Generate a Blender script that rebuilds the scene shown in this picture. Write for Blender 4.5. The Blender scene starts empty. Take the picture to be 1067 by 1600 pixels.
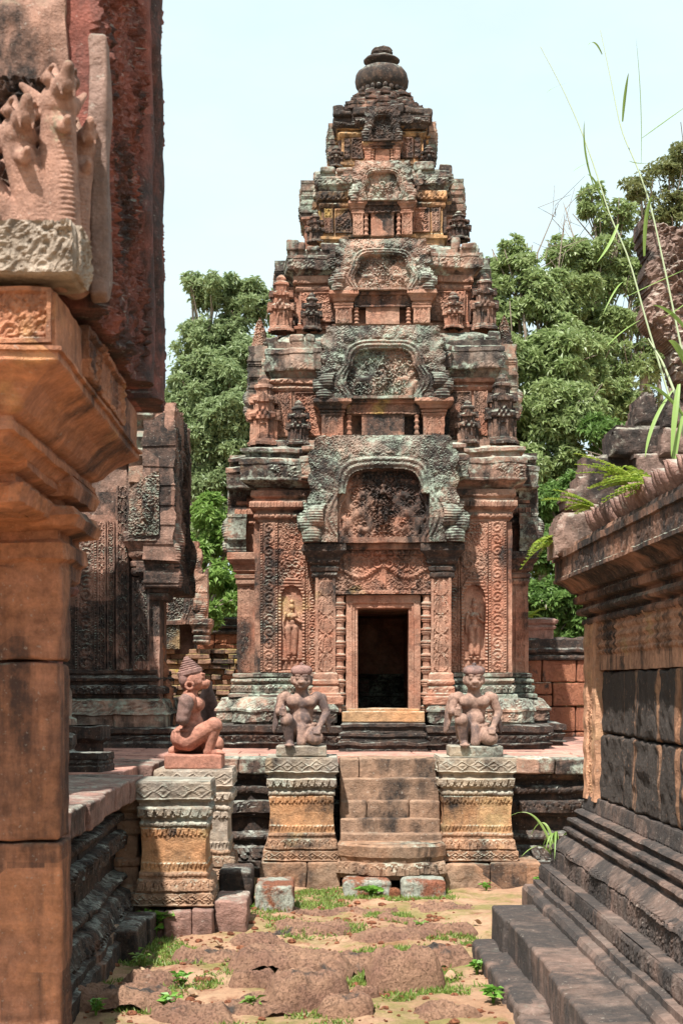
import bpy, math, random
import numpy as np
from mathutils import Vector
R = math.radians
C = bpy.context.scene.collection
rng = np.random.default_rng(11)
random.seed(5)
# ---------------------------------------------------------------- camera
F, VX, VY, EYE = 2300.0, 495.0, 1067.0, 1.6      # focal length, vanishing point and horizon in photo pixels, eye height
def px(x, d): return (x-VX)*d/F
def pz(y, d): return EYE-(y-VY)*d/F
sc = bpy.context.scene
cd = bpy.data.cameras.new('camera'); cam = bpy.data.objects.new('camera', cd); C.objects.link(cam)
cd.sensor_width = 36; cd.sensor_fit = 'AUTO'; cd.lens = F/1600*36
cd.shift_x = (533.5-VX)/1600; cd.shift_y = (VY-800)/1600
cd.clip_start = .05; cd.clip_end = 2000
cam.location = (0, 0, EYE); cam.rotation_euler = (R(90), 0, 0)
cd.dof.use_dof = True; cd.dof.focus_distance = 12.5; cd.dof.aperture_fstop = 13
sc.camera = cam
# ---------------------------------------------------------------- light
SUN_EL, SUN_AZ = 59, 24
w = bpy.data.worlds.new('World'); sc.world = w; w.use_nodes = True
nt = w.node_tree; nt.nodes.clear()
sky = nt.nodes.new('ShaderNodeTexSky'); sky.sky_type = 'NISHITA'; sky.sun_disc = False
sky.sun_elevation = R(SUN_EL); sky.sun_rotation = R(180+SUN_AZ); sky.dust_density = 2.2; sky.air_density = 1.0; sky.ozone_density = 1.0
bg = nt.nodes.new('ShaderNodeBackground'); bg.inputs[1].default_value = .15
wo = nt.nodes.new('ShaderNodeOutputWorld')
hz = nt.nodes.new('ShaderNodeMix'); hz.data_type = 'RGBA'; cn = nt.nodes.new('ShaderNodeTexNoise'); tcw = nt.nodes.new('ShaderNodeTexCoord'); mpw = nt.nodes.new('ShaderNodeMapping'); mpw.inputs[3].default_value = (1, 1, 2.6)
cn.inputs['Scale'].default_value = 2.2; cn.inputs['Detail'].default_value = 6; cn.inputs['Roughness'].default_value = .55; rmw = nt.nodes.new('ShaderNodeMapRange'); rmw.inputs[1].default_value = .35; rmw.inputs[2].default_value = .65; rmw.inputs[3].default_value = .66; rmw.inputs[4].default_value = .96
nt.links.new(tcw.outputs['Generated'], mpw.inputs[0]); nt.links.new(mpw.outputs[0], cn.inputs[0]); nt.links.new(cn.outputs[0], rmw.inputs[0]); nt.links.new(rmw.outputs[0], hz.inputs[0]); hz.inputs[7].default_value = (3.45, 4.15, 4.2, 1)   # thin bright haze over the whole sky
nt.links.new(sky.outputs[0], hz.inputs[6]); nt.links.new(hz.outputs[2], bg.inputs[0]); nt.links.new(bg.outputs[0], wo.inputs[0])
sl = bpy.data.lights.new('sun', 'SUN'); sl.energy = 5.0; sl.angle = R(.5); sl.color = (1, .96, .90)
so = bpy.data.objects.new('sun', sl); C.objects.link(so)
tow = Vector((-math.sin(R(SUN_AZ))*math.cos(R(SUN_EL)), -math.cos(R(SUN_AZ))*math.cos(R(SUN_EL)), math.sin(R(SUN_EL))))
so.rotation_euler = (-tow).to_track_quat('-Z', 'Y').to_euler(); so.location = (-6, -8, 14)
sc.view_settings.view_transform = 'Standard'; sc.view_settings.look = 'None'
sc.view_settings.exposure = .86; sc.view_settings.gamma = 1
sc.render.engine = 'CYCLES'; sc.cycles.max_bounces = 6; sc.cycles.diffuse_bounces = 4
# ---------------------------------------------------------------- noise and mesh helpers
def _h(i, j, k, s):
    n = (i*374761393+j*668265263+k*1274126177+s*974634777) & 0xffffffff
    n = ((n ^ (n >> 13))*1274126177) & 0xffffffff
    return ((n ^ (n >> 16)) & 0xffff)/65535.0
def vnoise(P, s=0):
    f = np.floor(P).astype(np.int64); t = P-f; t = t*t*(3-2*t)
    x, y, z = f[:, 0], f[:, 1], f[:, 2]; r = 0
    for a in (0, 1):
        wa = t[:, 0] if a else 1-t[:, 0]
        for b in (0, 1):
            wb = t[:, 1] if b else 1-t[:, 1]
            for c in (0, 1):
                wc = t[:, 2] if c else 1-t[:, 2]
                r = r+wa*wb*wc*_h(x+a, y+b, z+c, s)
    return r*2-1
def n2(U, V, f, s=0):
    P = np.stack([U.ravel()*f, V.ravel()*f, np.full(U.size, 3.7)], 1)
    return vnoise(P, s).reshape(U.shape)
def rnd(a, b): return random.uniform(a, b)
class MB:
    def __init__(s): s.V = []; s.Q = []; s.T = []; s.n = 0
    def add(s, V, Q=None, T=None):
        V = np.asarray(V, float).reshape(-1, 3)
        if Q is not None and len(Q): s.Q.append(np.asarray(Q, np.int64)+s.n)
        if T is not None and len(T): s.T.append(np.asarray(T, np.int64)+s.n)
        s.V.append(V); s.n += len(V); return s
    def grid(s, P, cu=False, cv=False):
        m, n = P.shape[:2]; I = np.arange(m*n).reshape(m, n)
        if cv: I = np.concatenate([I, I[:, :1]], 1)
        if cu: I = np.concatenate([I, I[:1]], 0)
        Q = np.stack([I[:-1, :-1], I[:-1, 1:], I[1:, 1:], I[1:, :-1]], -1).reshape(-1, 4)
        return s.add(P.reshape(-1, 3), Q)
    def xf(s, rz=0, t=(0, 0, 0), sc=1):
        c, n = math.cos(rz), math.sin(rz); M = np.array([[c, n, 0], [-n, c, 0], [0, 0, 1]])
        s.V = [v*np.asarray(sc, float)@M+np.array(t) for v in s.V]; return s
    def join(s, o):
        b = s.n
        for v in o.V: s.V.append(v)
        for q in o.Q: s.Q.append(q+b)
        for t in o.T: s.T.append(t+b)
        s.n += o.n; return s
    def build(s, name, mat, parent=None, smooth=False, wear=0, ws=9, org=(0, 0, 0), rz=0, hi=0):
        if rz: s.xf(rz)
        V = np.concatenate(s.V)
        if wear:
            off = rng.uniform(0, 50, 3)
            D = np.stack([vnoise((V+off)*ws, k) for k in range(3)], 1)
            D += .5*np.stack([vnoise((V+off)*ws*2.7, k+3) for k in range(3)], 1)
            V = V+D*wear
        V = V-np.array(org)
        me = bpy.data.meshes.new(name)
        Q = np.concatenate(s.Q) if s.Q else np.zeros((0, 4), np.int64)
        T = np.concatenate(s.T) if s.T else np.zeros((0, 3), np.int64)
        me.vertices.add(len(V)); me.vertices.foreach_set('co', V.astype(np.float32).ravel())
        nl = Q.size+T.size; me.loops.add(nl)
        me.loops.foreach_set('vertex_index', np.concatenate([Q.ravel(), T.ravel()]).astype(np.int32))
        me.polygons.add(len(Q)+len(T))
        ls = np.concatenate([np.arange(len(Q))*4, Q.size+np.arange(len(T))*3]).astype(np.int32)
        me.polygons.foreach_set('loop_start', ls)
        me.update(calc_edges=True); me.validate()
        me.polygons.foreach_set('use_smooth', np.full(len(me.polygons), bool(smooth)))
        o = bpy.data.objects.new(name, me); C.objects.link(o)
        if mat: me.materials.append(mat)
        if parent: o.parent = parent
        return o
def tag(o, label=None, cat=None, group=None, kind=None):
    if label: o['label'] = label
    if cat: o['category'] = cat
    if group: o['group'] = group
    if kind: o['kind'] = kind
    return o
def thing(name, loc, label, cat, rz=0, group=None):
    o = bpy.data.objects.new(name, None); C.objects.link(o); o.location = loc; o.rotation_euler = (0, 0, rz)
    o.empty_display_size = .1
    return tag(o, label, cat, group)
def dup(o, parent=None):
    c = o.copy(); C.objects.link(c); c.parent = parent
    for ch in list(o.children): dup(ch, c)
    return c
# ---- primitives
def rbox(mb, c, size, r=.02, n=5, rz=0, jit=0, tilt=(0, 0)):
    """a weathered block: rounded box centred at c"""
    h = np.array(size)/2; r = min(r, h.min()*.95); inn = h-r
    for ax in range(3):
        a, b = [(1, 2), (2, 0), (0, 1)][ax]
        na = max(2, min(n, int(size[a]/.03)+2)); nb = max(2, min(n, int(size[b]/.03)+2))
        def prm(hh, nn):
            t = np.linspace(-1, 1, nn)*(hh-r); e = np.array([1, .6, .25])*r
            return np.concatenate([-(hh-r)-e, t, (hh-r)+e[::-1]])
        A, B = np.meshgrid(prm(h[a], na), prm(h[b], nb), indexing='ij')
        for sgn in (-1, 1):
            P = np.zeros(A.shape+(3,)); P[..., a] = A; P[..., b] = B; P[..., ax] = sgn*h[ax]
            q = np.clip(P, -inn, inn); d = P-q; L = np.linalg.norm(d, axis=-1, keepdims=True)
            P = q+d/np.maximum(L, 1e-9)*r
            if tilt[0] or tilt[1]:
                P = P.copy(); P[..., 2] += P[..., 0]*tilt[0]+P[..., 1]*tilt[1]
            cz, sn = math.cos(rz), math.sin(rz)
            X = P[..., 0]*cz-P[..., 1]*sn; Y = P[..., 0]*sn+P[..., 1]*cz
            mb.grid(np.stack([X, Y, P[..., 2]], -1)+np.array(c))
    return mb
def box2(mb, x0, x1, y0, y1, z0, z1, r=.012, n=5):
    return rbox(mb, ((x0+x1)/2, (y0+y1)/2, (z0+z1)/2), (x1-x0, y1-y0, z1-z0), r, n)
def lathe(mb, prof, c=(0, 0, 0), n=24, flute=0):
    t = np.linspace(0, 2*np.pi, n, endpoint=False)
    p = np.array(prof, float); P = np.zeros((len(p), n, 3))
    rr = p[:, :1]*(1+flute*np.cos(t*8)[None, :])
    P[..., 0] = rr*np.cos(t); P[..., 1] = rr*np.sin(t); P[..., 2] = p[:, 1:2]
    return mb.grid(P+np.array(c), cv=True)
def tube(mb, pts, rad, n=8, caps=True, flat=1.0):
    pts = np.array(pts, float); m = len(pts); rad = np.broadcast_to(np.asarray(rad, float), (m,))
    tg = np.gradient(pts, axis=0); tg /= np.linalg.norm(tg, axis=1, keepdims=True)+1e-9
    ref = np.array([0, 0, 1.0]) if abs(tg[:, 2]).mean() < .8 else np.array([0, 1.0, 0])
    a = np.cross(tg, ref); a /= np.linalg.norm(a, axis=1, keepdims=True)+1e-9; b = np.cross(tg, a)
    t = np.linspace(0, 2*np.pi, n, endpoint=False)
    P = pts[:, None]+rad[:, None, None]*(np.cos(t)[None, :, None]*a[:, None]+flat*np.sin(t)[None, :, None]*b[:, None])
    base = mb.n; mb.grid(P, cv=True)
    if caps:
        for k, i in ((0, 0), (m-1, m-1)):
            idx = np.arange(n); T = np.stack([np.full(n, n), idx, (idx+1) % n], 1)
            mb.add(np.concatenate([P[i], pts[i:i+1]]), None, T)
    return mb
def ell(mb, c, r, n=14, rot=None):
    u = np.linspace(0, np.pi, n); v = np.linspace(0, 2*np.pi, n*2, endpoint=False)
    U, Vv = np.meshgrid(u, v, indexing='ij')
    P = np.stack([np.sin(U)*np.cos(Vv), np.sin(U)*np.sin(Vv), np.cos(U)], -1)*np.array(r)
    if rot is not None:
        from mathutils import Euler
        P = P@np.array(Euler([R(a) for a in rot]).to_matrix()).T
    V = (P+np.array(c)); m2 = n*2
    core = V[1:-1].reshape(-1, 3); I = np.arange(len(core)).reshape(n-2, m2); J = np.roll(I, -1, 1)
    Q = np.stack([I[:-1], I[1:], J[1:], J[:-1]], -1).reshape(-1, 4)
    k = len(core); T = [(k, I[0, j], J[0, j]) for j in range(m2)]+[(k+1, J[-1, j], I[-1, j]) for j in range(m2)]
    return mb.add(np.concatenate([core, V[0, :1], V[-1, :1]]), Q, np.array(T))
def cap(mb, a, b, ra, rb, n=14, k=7):
    """closed tapered limb with round ends"""
    a = np.array(a, float); b = np.array(b, float); d = b-a; L = np.linalg.norm(d); d = d/L
    ref = np.array([0, 0, 1.0]) if abs(d[2]) < .9 else np.array([0, 1.0, 0])
    u = np.cross(d, ref); u /= np.linalg.norm(u); v = np.cross(d, u)
    ph = np.linspace(-np.pi/2, np.pi/2, 2*k)
    ctr = np.where(ph < 0, 0, L)+np.sin(ph)*np.where(ph < 0, ra, rb); rr = np.cos(ph)*np.where(ph < 0, ra, rb)
    t = np.linspace(0, 2*np.pi, n, endpoint=False)
    P = a+ctr[:, None, None]*d+rr[:, None, None]*(np.cos(t)[None, :, None]*u+np.sin(t)[None, :, None]*v)
    core = P[1:-1].reshape(-1, 3); I = np.arange(len(core)).reshape(2*k-2, n); J = np.roll(I, -1, 1)
    Q = np.stack([I[:-1], J[:-1], J[1:], I[1:]], -1).reshape(-1, 4); m = len(core)
    T = [(m, J[0, j], I[0, j]) for j in range(n)]+[(m+1, I[-1, j], J[-1, j]) for j in range(n)]
    return mb.add(np.concatenate([core, P[0, :1], P[-1, :1]]), Q, np.array(T))
def limb(mb, pts, rad):
    for i in range(len(pts)-1): cap(mb, pts[i], pts[i+1], rad[i], rad[i+1])
    return mb
def remesh(mb, name, mat, parent, vox, smooth=2, fac=.5, wear=0):
    o = mb.build(name, mat, None)
    m = o.modifiers.new('r', 'REMESH'); m.mode = 'VOXEL'; m.voxel_size = vox; m.use_smooth_shade = True
    s = o.modifiers.new('s', 'SMOOTH'); s.iterations = smooth; s.factor = fac
    dg = bpy.context.evaluated_depsgraph_get(); me = bpy.data.meshes.new_from_object(o.evaluated_get(dg))
    o.modifiers.clear(); old = o.data; o.data = me; bpy.data.meshes.remove(old); me.name = name
    if wear:
        n = len(me.vertices); co = np.zeros(n*3, np.float32); me.vertices.foreach_get('co', co); co = co.reshape(-1, 3).astype(float)
        D = np.stack([vnoise(co*40, k) for k in range(3)], 1)*wear+np.stack([vnoise(co*12, k+5) for k in range(3)], 1)*wear
        me.vertices.foreach_set('co', (co+D).astype(np.float32).ravel()); me.update()
    if parent: o.parent = parent
    return o
# ---- mouldings: a plan polygon swept through a profile, with carved bands
def deco(kind, s, t, w, amp):
    """height of a carved band; s along the band, t 0..1 up it"""
    u = (s/w) % 1.0-.5
    if kind == 'bead':
        r2 = (2*u)**2+(2*t-1)**2; return amp*np.sqrt(np.clip(1-r2, 0, 1))
    if kind == 'lotus':
        e = np.abs(u)*2-np.sqrt(np.clip(1-(t*1.02)**2, 0, 1)); h = np.where(e < 0, .75+.25*np.cos(u*6), 0)
        return amp*np.where(np.abs(e+.16) < .12, 1.15, h)
    if kind == 'lotusd': return deco('lotus', s, 1-t, w, amp)
    if kind == 'drip':
        e = np.abs(u)*2-t; return amp*np.where(e < 0, 1-.5*np.cos(np.clip(e*9, -3.14, 0)), 0)
    if kind == 'loz':
        q = np.abs(u)*2+np.abs(t-.5)*2.3
        return amp*(np.exp(-((q-.86)/.13)**2)+np.exp(-(q/.33)**2)+.8*((t < .08)|(t > .92)))
    if kind == 'scroll':
        k = np.floor(s/w); dr = np.where(k % 2 > 0, 1, -1); x = u*2*1.05; y = (t-.5)*2.1*dr
        r = np.hypot(x, y); th = np.arctan2(y, x)
        return amp*np.where(r < 1, .5+.5*np.cos(th-r*8), .45)
    if kind == 'fol': return amp*spirals(s+.013, t*w*.9+.01, w*.5, 5, sym=False)
    if kind == 'ribs': return amp*(.5+.5*np.cos(2*np.pi*u))
    if kind == 'carve':
        return amp*(.5+.5*np.sin(s*70+3*np.sin(t*5+s*9))*np.cos(t*7+np.sin(s*31)*2))
    return 0*s
def mould(mb, plan, prof, seg=.012, coarse=.3, rs=.012, camp=(0, 0), caps=True, jit=0, blk=.34, seed=0):
    plan = np.array(plan, float); n = len(plan); nx = np.roll(plan, -1, 0); e = nx-plan
    L = np.linalg.norm(e, axis=1); nor = np.stack([e[:, 1], -e[:, 0]], 1)/L[:, None]
    pn = np.roll(nor, 1, 0); m = (nor+pn)/(1+(nor*pn).sum(1))[:, None]
    pts, mit, S, W, no = [], [], [], [], []
    J = []
    for i in range(n):
        mid = (plan[i]+nx[i])/2; vis = ((np.array(camp)-mid)*nor[i]).sum() > -.02
        k = max(1, int(L[i]/(seg if vis else coarse))); t = np.linspace(0, 1, k, endpoint=False)
        pts.append(plan[i]+t[:, None]*e[i]); j = (i+1) % n
        mit.append(m[i]+t[:, None]*(m[j]-m[i])); S.append((t-.5)*L[i]); W.append(np.full(k, L[i])); no.append(np.repeat(nor[i:i+1], k, 0))
        b = np.floor(t*max(1, round(L[i]/blk))).astype(np.int64); J.append(_h(b, b*0+i, b*0+7, seed)-.5)
    pts = np.concatenate(pts); mit = np.concatenate(mit); S = np.concatenate(S); W = np.concatenate(W); no = np.concatenate(no); J = np.concatenate(J)
    rows = []
    for a, b in zip(prof[:-1], prof[1:]):
        dl = math.hypot(b[0]-a[0], b[1]-a[1]); k = max(1, int(dl/(rs if len(a) > 2 else .06)))
        for q in range(k):
            t = q/k; rows.append((a[0]+t*(b[0]-a[0]), a[1]+t*(b[1]-a[1]), a[2:] if len(a) > 2 else None, t))
    rows.append((prof[-1][0], prof[-1][1], None, 0))
    P = np.zeros((len(rows), len(pts), 3))
    for r, (o, z, dc, t) in enumerate(rows):
        xy = pts+mit*(o+jit*J[:, None])
        if dc and dc[0]:
            ww = W/np.maximum(1, np.round(W/dc[1])); s = S+W/2
            wr = np.clip(.80+1.0*n2(s+plan[0, 0]*7, np.full(len(s), z*1.5), 3.1, 17)+.5*n2(s, np.full(len(s), z), 13, 18), .1, 1.15)
            xy = xy+no*(deco(dc[0], s, np.full(len(s), t), ww, dc[2])*wr)[:, None]
        P[r, :, :2] = xy; P[r, :, 2] = z
    mb.grid(P, cv=True)
    if caps:
        import mathutils
        for r in (0, -1):
            poly = [Vector((p[0], p[1], 0)) for p in (plan+m*(rows[r][0]))]
            tri = mathutils.geometry.tessellate_polygon([poly])
            V = np.array([(p.x, p.y, rows[r][1]) for p in poly])
            if len(tri): mb.add(V, None, np.array(tri))
    return mb
def rect(x0, x1, y0, y1): return [(x0, y0), (x1, y0), (x1, y1), (x0, y1)]
def redent(steps, notch=None):
    """redented square; steps = [(halfwidth, extent)...] from the arm outward; notch=(halfwidth, depth) cut in the front arm"""
    q = []
    for i, (h, e) in enumerate(steps):
        q.append((h, -e))
        if i+1 < len(steps): q.append((h, -steps[i+1][1]))
    if q[-1] != (steps[-1][0], -steps[-1][1]): q.append((steps[-1][0], -steps[-1][1]))
    full = q+[(-y, -x) for x, y in q[::-1] if (-y, -x) != q[-1]]
    side = full                                  # from front arm right corner to right arm lower corner
    pts = []
    for k in range(4):
        c, s = [(1, 0), (0, 1), (-1, 0), (0, -1)][k]
        pts += [(x*c-y*s, x*s+y*c) for x, y in side]
    if notch:
        e = steps[0][1]; lft = [(-notch[0][0], -e)]
        for k, (w_, dp) in enumerate(notch):
            lft.append((-w_, -e+dp))
            if k+1 < len(notch): lft.append((-notch[k+1][0], -e+dp))
        pts = lft+[(-x, y) for x, y in lft[::-1]]+pts
    return pts
# ---- carved plates
def relief(mb, o, u, wdt, hgt, fn, res=.009, mask=None, depth=.05, vdir=(0, 0, 1)):
    u = np.array(u, float); v = np.array(vdir, float); n = np.cross(u, v)
    a = max(3, int(wdt/res)+1); b = max(3, int(hgt/res)+1)
    U, V = np.meshgrid(np.linspace(-wdt/2, wdt/2, a), np.linspace(0, hgt, b), indexing='ij')
    H = fn(U, V)
    P = np.array(o)+U[..., None]*u+V[..., None]*v+H[..., None]*n
    Bk = np.array(o)+U[..., None]*u+V[..., None]*v-depth*n
    Uc = (U[:-1, :-1]+U[1:, 1:])/2; Vc = (V[:-1, :-1]+V[1:, 1:])/2
    K = np.ones(Uc.shape, bool) if mask is None else mask(Uc, Vc)
    I = np.arange(a*b).reshape(a, b); N = a*b; Q = []
    q = np.stack([I[:-1, :-1], I[1:, :-1], I[1:, 1:], I[:-1, 1:]], -1); Q.append(q[K])
    Kp = np.pad(K, 1)
    for (di, dj, e0, e1) in ((-1, 0, (0, 0), (0, 1)), (1, 0, (1, 0), (1, 1)), (0, -1, (0, 0), (1, 0)), (0, 1, (0, 1), (1, 1))):
        nb = Kp[1+di:Kp.shape[0]-1+di, 1+dj:Kp.shape[1]-1+dj]; Ed = K & ~nb; ii, jj = np.nonzero(Ed)
        p = I[ii+e0[0], jj+e0[1]]; r = I[ii+e1[0], jj+e1[1]]
        Q.append(np.stack([p, r, r+N, p+N], 1))
    Q = np.concatenate(Q); A = np.concatenate([P.reshape(-1, 3), Bk.reshape(-1, 3)])
    us, inv = np.unique(Q, return_inverse=True)
    return mb.add(A[us], inv.reshape(-1, 4))
def spiral(U, V, cx, cy, Rr, d=1, turn=1.5, ph=0):
    x = (U-cx)/Rr; y = (V-cy)/Rr; r = np.hypot(x, y); th = np.arctan2(y, x)*d
    return np.where(r < 1, (.5+.5*np.cos(th-turn*6.283*r+ph))*(1-.4*r), 0)
def _sp(X, V, cell, seed, mul):
    i = np.floor(X/cell).astype(np.int64); j = np.floor(V/cell).astype(np.int64)
    h = _h(i, j, i*0+1, seed); h2 = _h(i, j, i*0+2, seed)
    x = (X/cell-i-.5)*2*mul+(h2-.5)*.5; y = (V/cell-j-.5)*2*mul+(h-.5)*.5
    r = np.hypot(x, y); th = np.arctan2(y, x)*np.where(h > .5, 1, -1)
    a = .5+.5*np.cos(th-(7.5+3*h2)*r+h2*6.28)
    return np.where(r < 1.0+.15*np.cos(th*5+h*9), a, .3+.35*np.cos(th*6+h*9))
def spirals(U, V, cell, seed=0, sym=True, mul=1.08):
    """foliage carving: a warped field of curling tendrils with smaller leaves between, worn in places"""
    X = np.abs(U) if sym else U+10*cell
    f = .75/cell; wx = n2(X, V, f, 11)*cell*.30; wy = n2(X, V, f, 12)*cell*.30
    a = _sp(X+wx, V+wy, cell, seed, mul); b = _sp(X+wy, V+wx, cell*.43, seed+7, 1.0)
    worn = np.clip(.85+.9*n2(U, V, 2.2/cell*.35, seed+2), .25, 1.1)
    return (.60*a+.42*b)*worn
def border(U, V, w, h, b): return ((np.abs(U) > w/2-b)|(V < b)|(V > h-b)).astype(float)
def scroll_strip(w, h, amp=.02, seed=0, bw=.16):
    """upright band of running scrolls between plain fillets"""
    def f(U, V):
        wi = w*(1-2*bw); c = h/max(1, round(h/(wi*.95))); k = np.floor(V/c); y = (V/c-k-.5)*2; x = U/wi*2
        d = np.where(k % 2 > 0, 1, -1); x = x*d; r = np.hypot(x, y); th = np.arctan2(y, x)
        s = np.where(r < .95, .5+.5*np.cos(th-8.5*r), .55*np.abs(np.cos(th*4)))
        e = np.abs(U) > wi/2
        bead = .7+.3*np.cos(V*6.283/.025)
        s = .62*s+.40*spirals(U, V, w*.22, seed+5, sym=False)
        return amp*np.where(e, np.where(np.abs(np.abs(U)-w/2+w*bw*.5) < w*bw*.26, bead, 1.0), s)*(.9+.25*n2(U, V, 4, seed))
    return f
def leaf_strip(w, h, amp=.018, bw=.14):
    """upright band of stacked pointed leaves"""
    def f(U, V):
        wi = w*(1-2*bw); c = h/max(1, round(h/(wi*1.25))); t = (V/c) % 1; x = np.abs(U)/wi*2
        prof = np.sin(np.pi*np.clip(t, 0, 1)**.7)**.8
        e = x-prof; s = np.where(e < 0, .55+.45*np.cos(x*11+t*3), .12+.25*np.cos(t*25+x*6))
        s = np.where(np.abs(e+.1) < .09, 1.0, s)
        s = .7*s+.3*spirals(U, V, w*.2, 9, sym=False)
        return amp*np.where(x > 1, 1.0, s)*(.9+.25*n2(U, V, 4, 1))
    return f
def figure(U, V, h, cx=0, cy=0):
    """standing guardian in high relief, height h: returns depth (0 where nothing)"""
    u = (U-cx)/h; v = (V-cy)/h; out = np.zeros_like(U)
    def E(x, y, rx, ry, d, a=0):
        c, s = math.cos(a), math.sin(a); p = ((u-x)*c+(v-y)*s)/rx; q = (-(u-x)*s+(v-y)*c)/ry
        return d*np.sqrt(np.clip(1-p*p-q*q, 0, 1))
    def K(x0, y0, x1, y1, r0, r1, d):
        dx, dy = x1-x0, y1-y0; t = np.clip(((u-x0)*dx+(v-y0)*dy)/(dx*dx+dy*dy), 0, 1); r = r0+(r1-r0)*t
        q = np.hypot(u-x0-t*dx, v-y0-t*dy)/r; return d*np.sqrt(np.clip(1-q*q, 0, 1))
    for g in (E(0, .86, .052, .066, .08), E(0, .945, .042, .05, .075), E(0, .86, .075, .04, .05), E(0, .985, .02, .03, .05), K(0, .78, 0, .83, .03, .03, .06),
              E(0, .70, .10, .075, .085), E(-.045, .70, .042, .04, .11), E(.045, .70, .042, .04, .11), E(0, .60, .07, .08, .075), E(0, .53, .10, .055, .085),
              K(-.055, .5, -.05, .08, .068, .05, .085), K(.055, .5, .05, .08, .068, .05, .085), K(0, .5, 0, .12, .05, .06, .06),
              K(-.05, .08, -.05, .03, .03, .03, .07), K(.05, .08, .05, .03, .03, .03, .07), E(-.055, .02, .04, .025, .09), E(.055, .02, .04, .025, .09),
              K(-.105, .745, -.15, .58, .034, .028, .07), K(-.15, .58, -.13, .42, .027, .022, .075), K(.105, .745, .15, .6, .034, .028, .07), K(.15, .6, .06, .66, .026, .022, .1)):
        out = np.maximum(out, g)
    return out*h
# ---------------------------------------------------------------- materials
class NT:
    def __init__(s, name):
        s.m = bpy.data.materials.new(name); s.m.use_nodes = True; s.t = s.m.node_tree; s.t.nodes.clear()
        s.out = s.n('ShaderNodeOutputMaterial'); g = s.n('ShaderNodeNewGeometry'); s.pos = g.outputs['Position']; s.geo = g
    def n(s, k, **kw):
        x = s.t.nodes.new(k)
        for a, b in kw.items(): setattr(x, a, b)
        return x
    def set(s, node, i, v):
        if hasattr(v, 'is_linked'): s.t.links.new(v, node.inputs[i])
        elif v is not None:
            node.inputs[i].default_value = (*v, 1) if isinstance(v, tuple) and len(v) == 3 and node.inputs[i].type == 'RGBA' else v
    def math(s, op, a, b=None, c=None, clamp=False):
        x = s.n('ShaderNodeMath', operation=op); x.use_clamp = clamp
        for i, v in enumerate((a, b, c)):
            if v is not None: s.set(x, i, v)
        return x.outputs[0]
    def vec(s, sc, off=(0, 0, 0), src=None):
        x = s.n('ShaderNodeMapping'); s.set(x, 0, src or s.pos); x.inputs[1].default_value = off; x.inputs[3].default_value = sc
        return x.outputs[0]
    def noise(s, scale, detail=6, rough=.6, v=None, dist=0, out=0):
        x = s.n('ShaderNodeTexNoise'); s.set(x, 0, v or s.pos); x.inputs['Scale'].default_value = scale
        x.inputs['Detail'].default_value = detail; x.inputs['Roughness'].default_value = rough; x.inputs['Distortion'].default_value = dist
        return x.outputs[out]
    def voro(s, scale, v=None, feature='F1', metric='EUCLIDEAN', out=0, rand=1):
        x = s.n('ShaderNodeTexVoronoi', feature=feature)
        if feature in ('F1', 'F2'): x.distance = metric
        s.set(x, 0, v or s.pos); x.inputs['Scale'].default_value = scale; x.inputs['Randomness'].default_value = rand
        return x.outputs[out]
    def ramp(s, f, lo, hi):
        x = s.n('ShaderNodeMapRange', interpolation_type='SMOOTHSTEP'); s.set(x, 0, f); s.set(x, 1, lo); s.set(x, 2, hi)
        return x.outputs[0]
    def mix(s, f, a, b, mode='MIX'):
        x = s.n('ShaderNodeMix', data_type='RGBA', blend_type=mode); s.set(x, 0, f); s.set(x, 6, a); s.set(x, 7, b)
        return x.outputs[2]
    def sep(s, v):
        x = s.n('ShaderNodeSeparateXYZ'); s.set(x, 0, v); return x.outputs
    def finish(s, col, rough=.9, bump=None, bd=.01, bs=1, spec=.25, trans=0):
        p = s.n('ShaderNodeBsdfPrincipled'); s.set(p, 'Base Color', col); s.set(p, 'Roughness', rough); p.inputs['Specular IOR Level'].default_value = spec
        if bump is not None:
            b = s.n('ShaderNodeBump'); b.inputs['Strength'].default_value = bs; b.inputs['Distance'].default_value = bd
            s.set(b, 'Height', bump); s.t.links.new(b.outputs[0], p.inputs['Normal'])
        o = p.outputs[0]
        if trans:
            t = s.n('ShaderNodeBsdfTranslucent'); s.set(t, 0, col); mx = s.n('ShaderNodeMixShader'); mx.inputs[0].default_value = trans
            s.t.links.new(o, mx.inputs[1]); s.t.links.new(t.outputs[0], mx.inputs[2]); o = mx.outputs[0]
        s.t.links.new(o, s.out.inputs[0]); return s.m
RED, PINK, OCH, ORG, GREY, BLK = (.34, .15, .095), (.40, .235, .165), (.42, .28, .14), (.46, .235, .12), (.24, .20, .165), (.035, .029, .026)
LICH, LICG = (.42, .45, .36), (.25, .31, .23)
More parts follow.
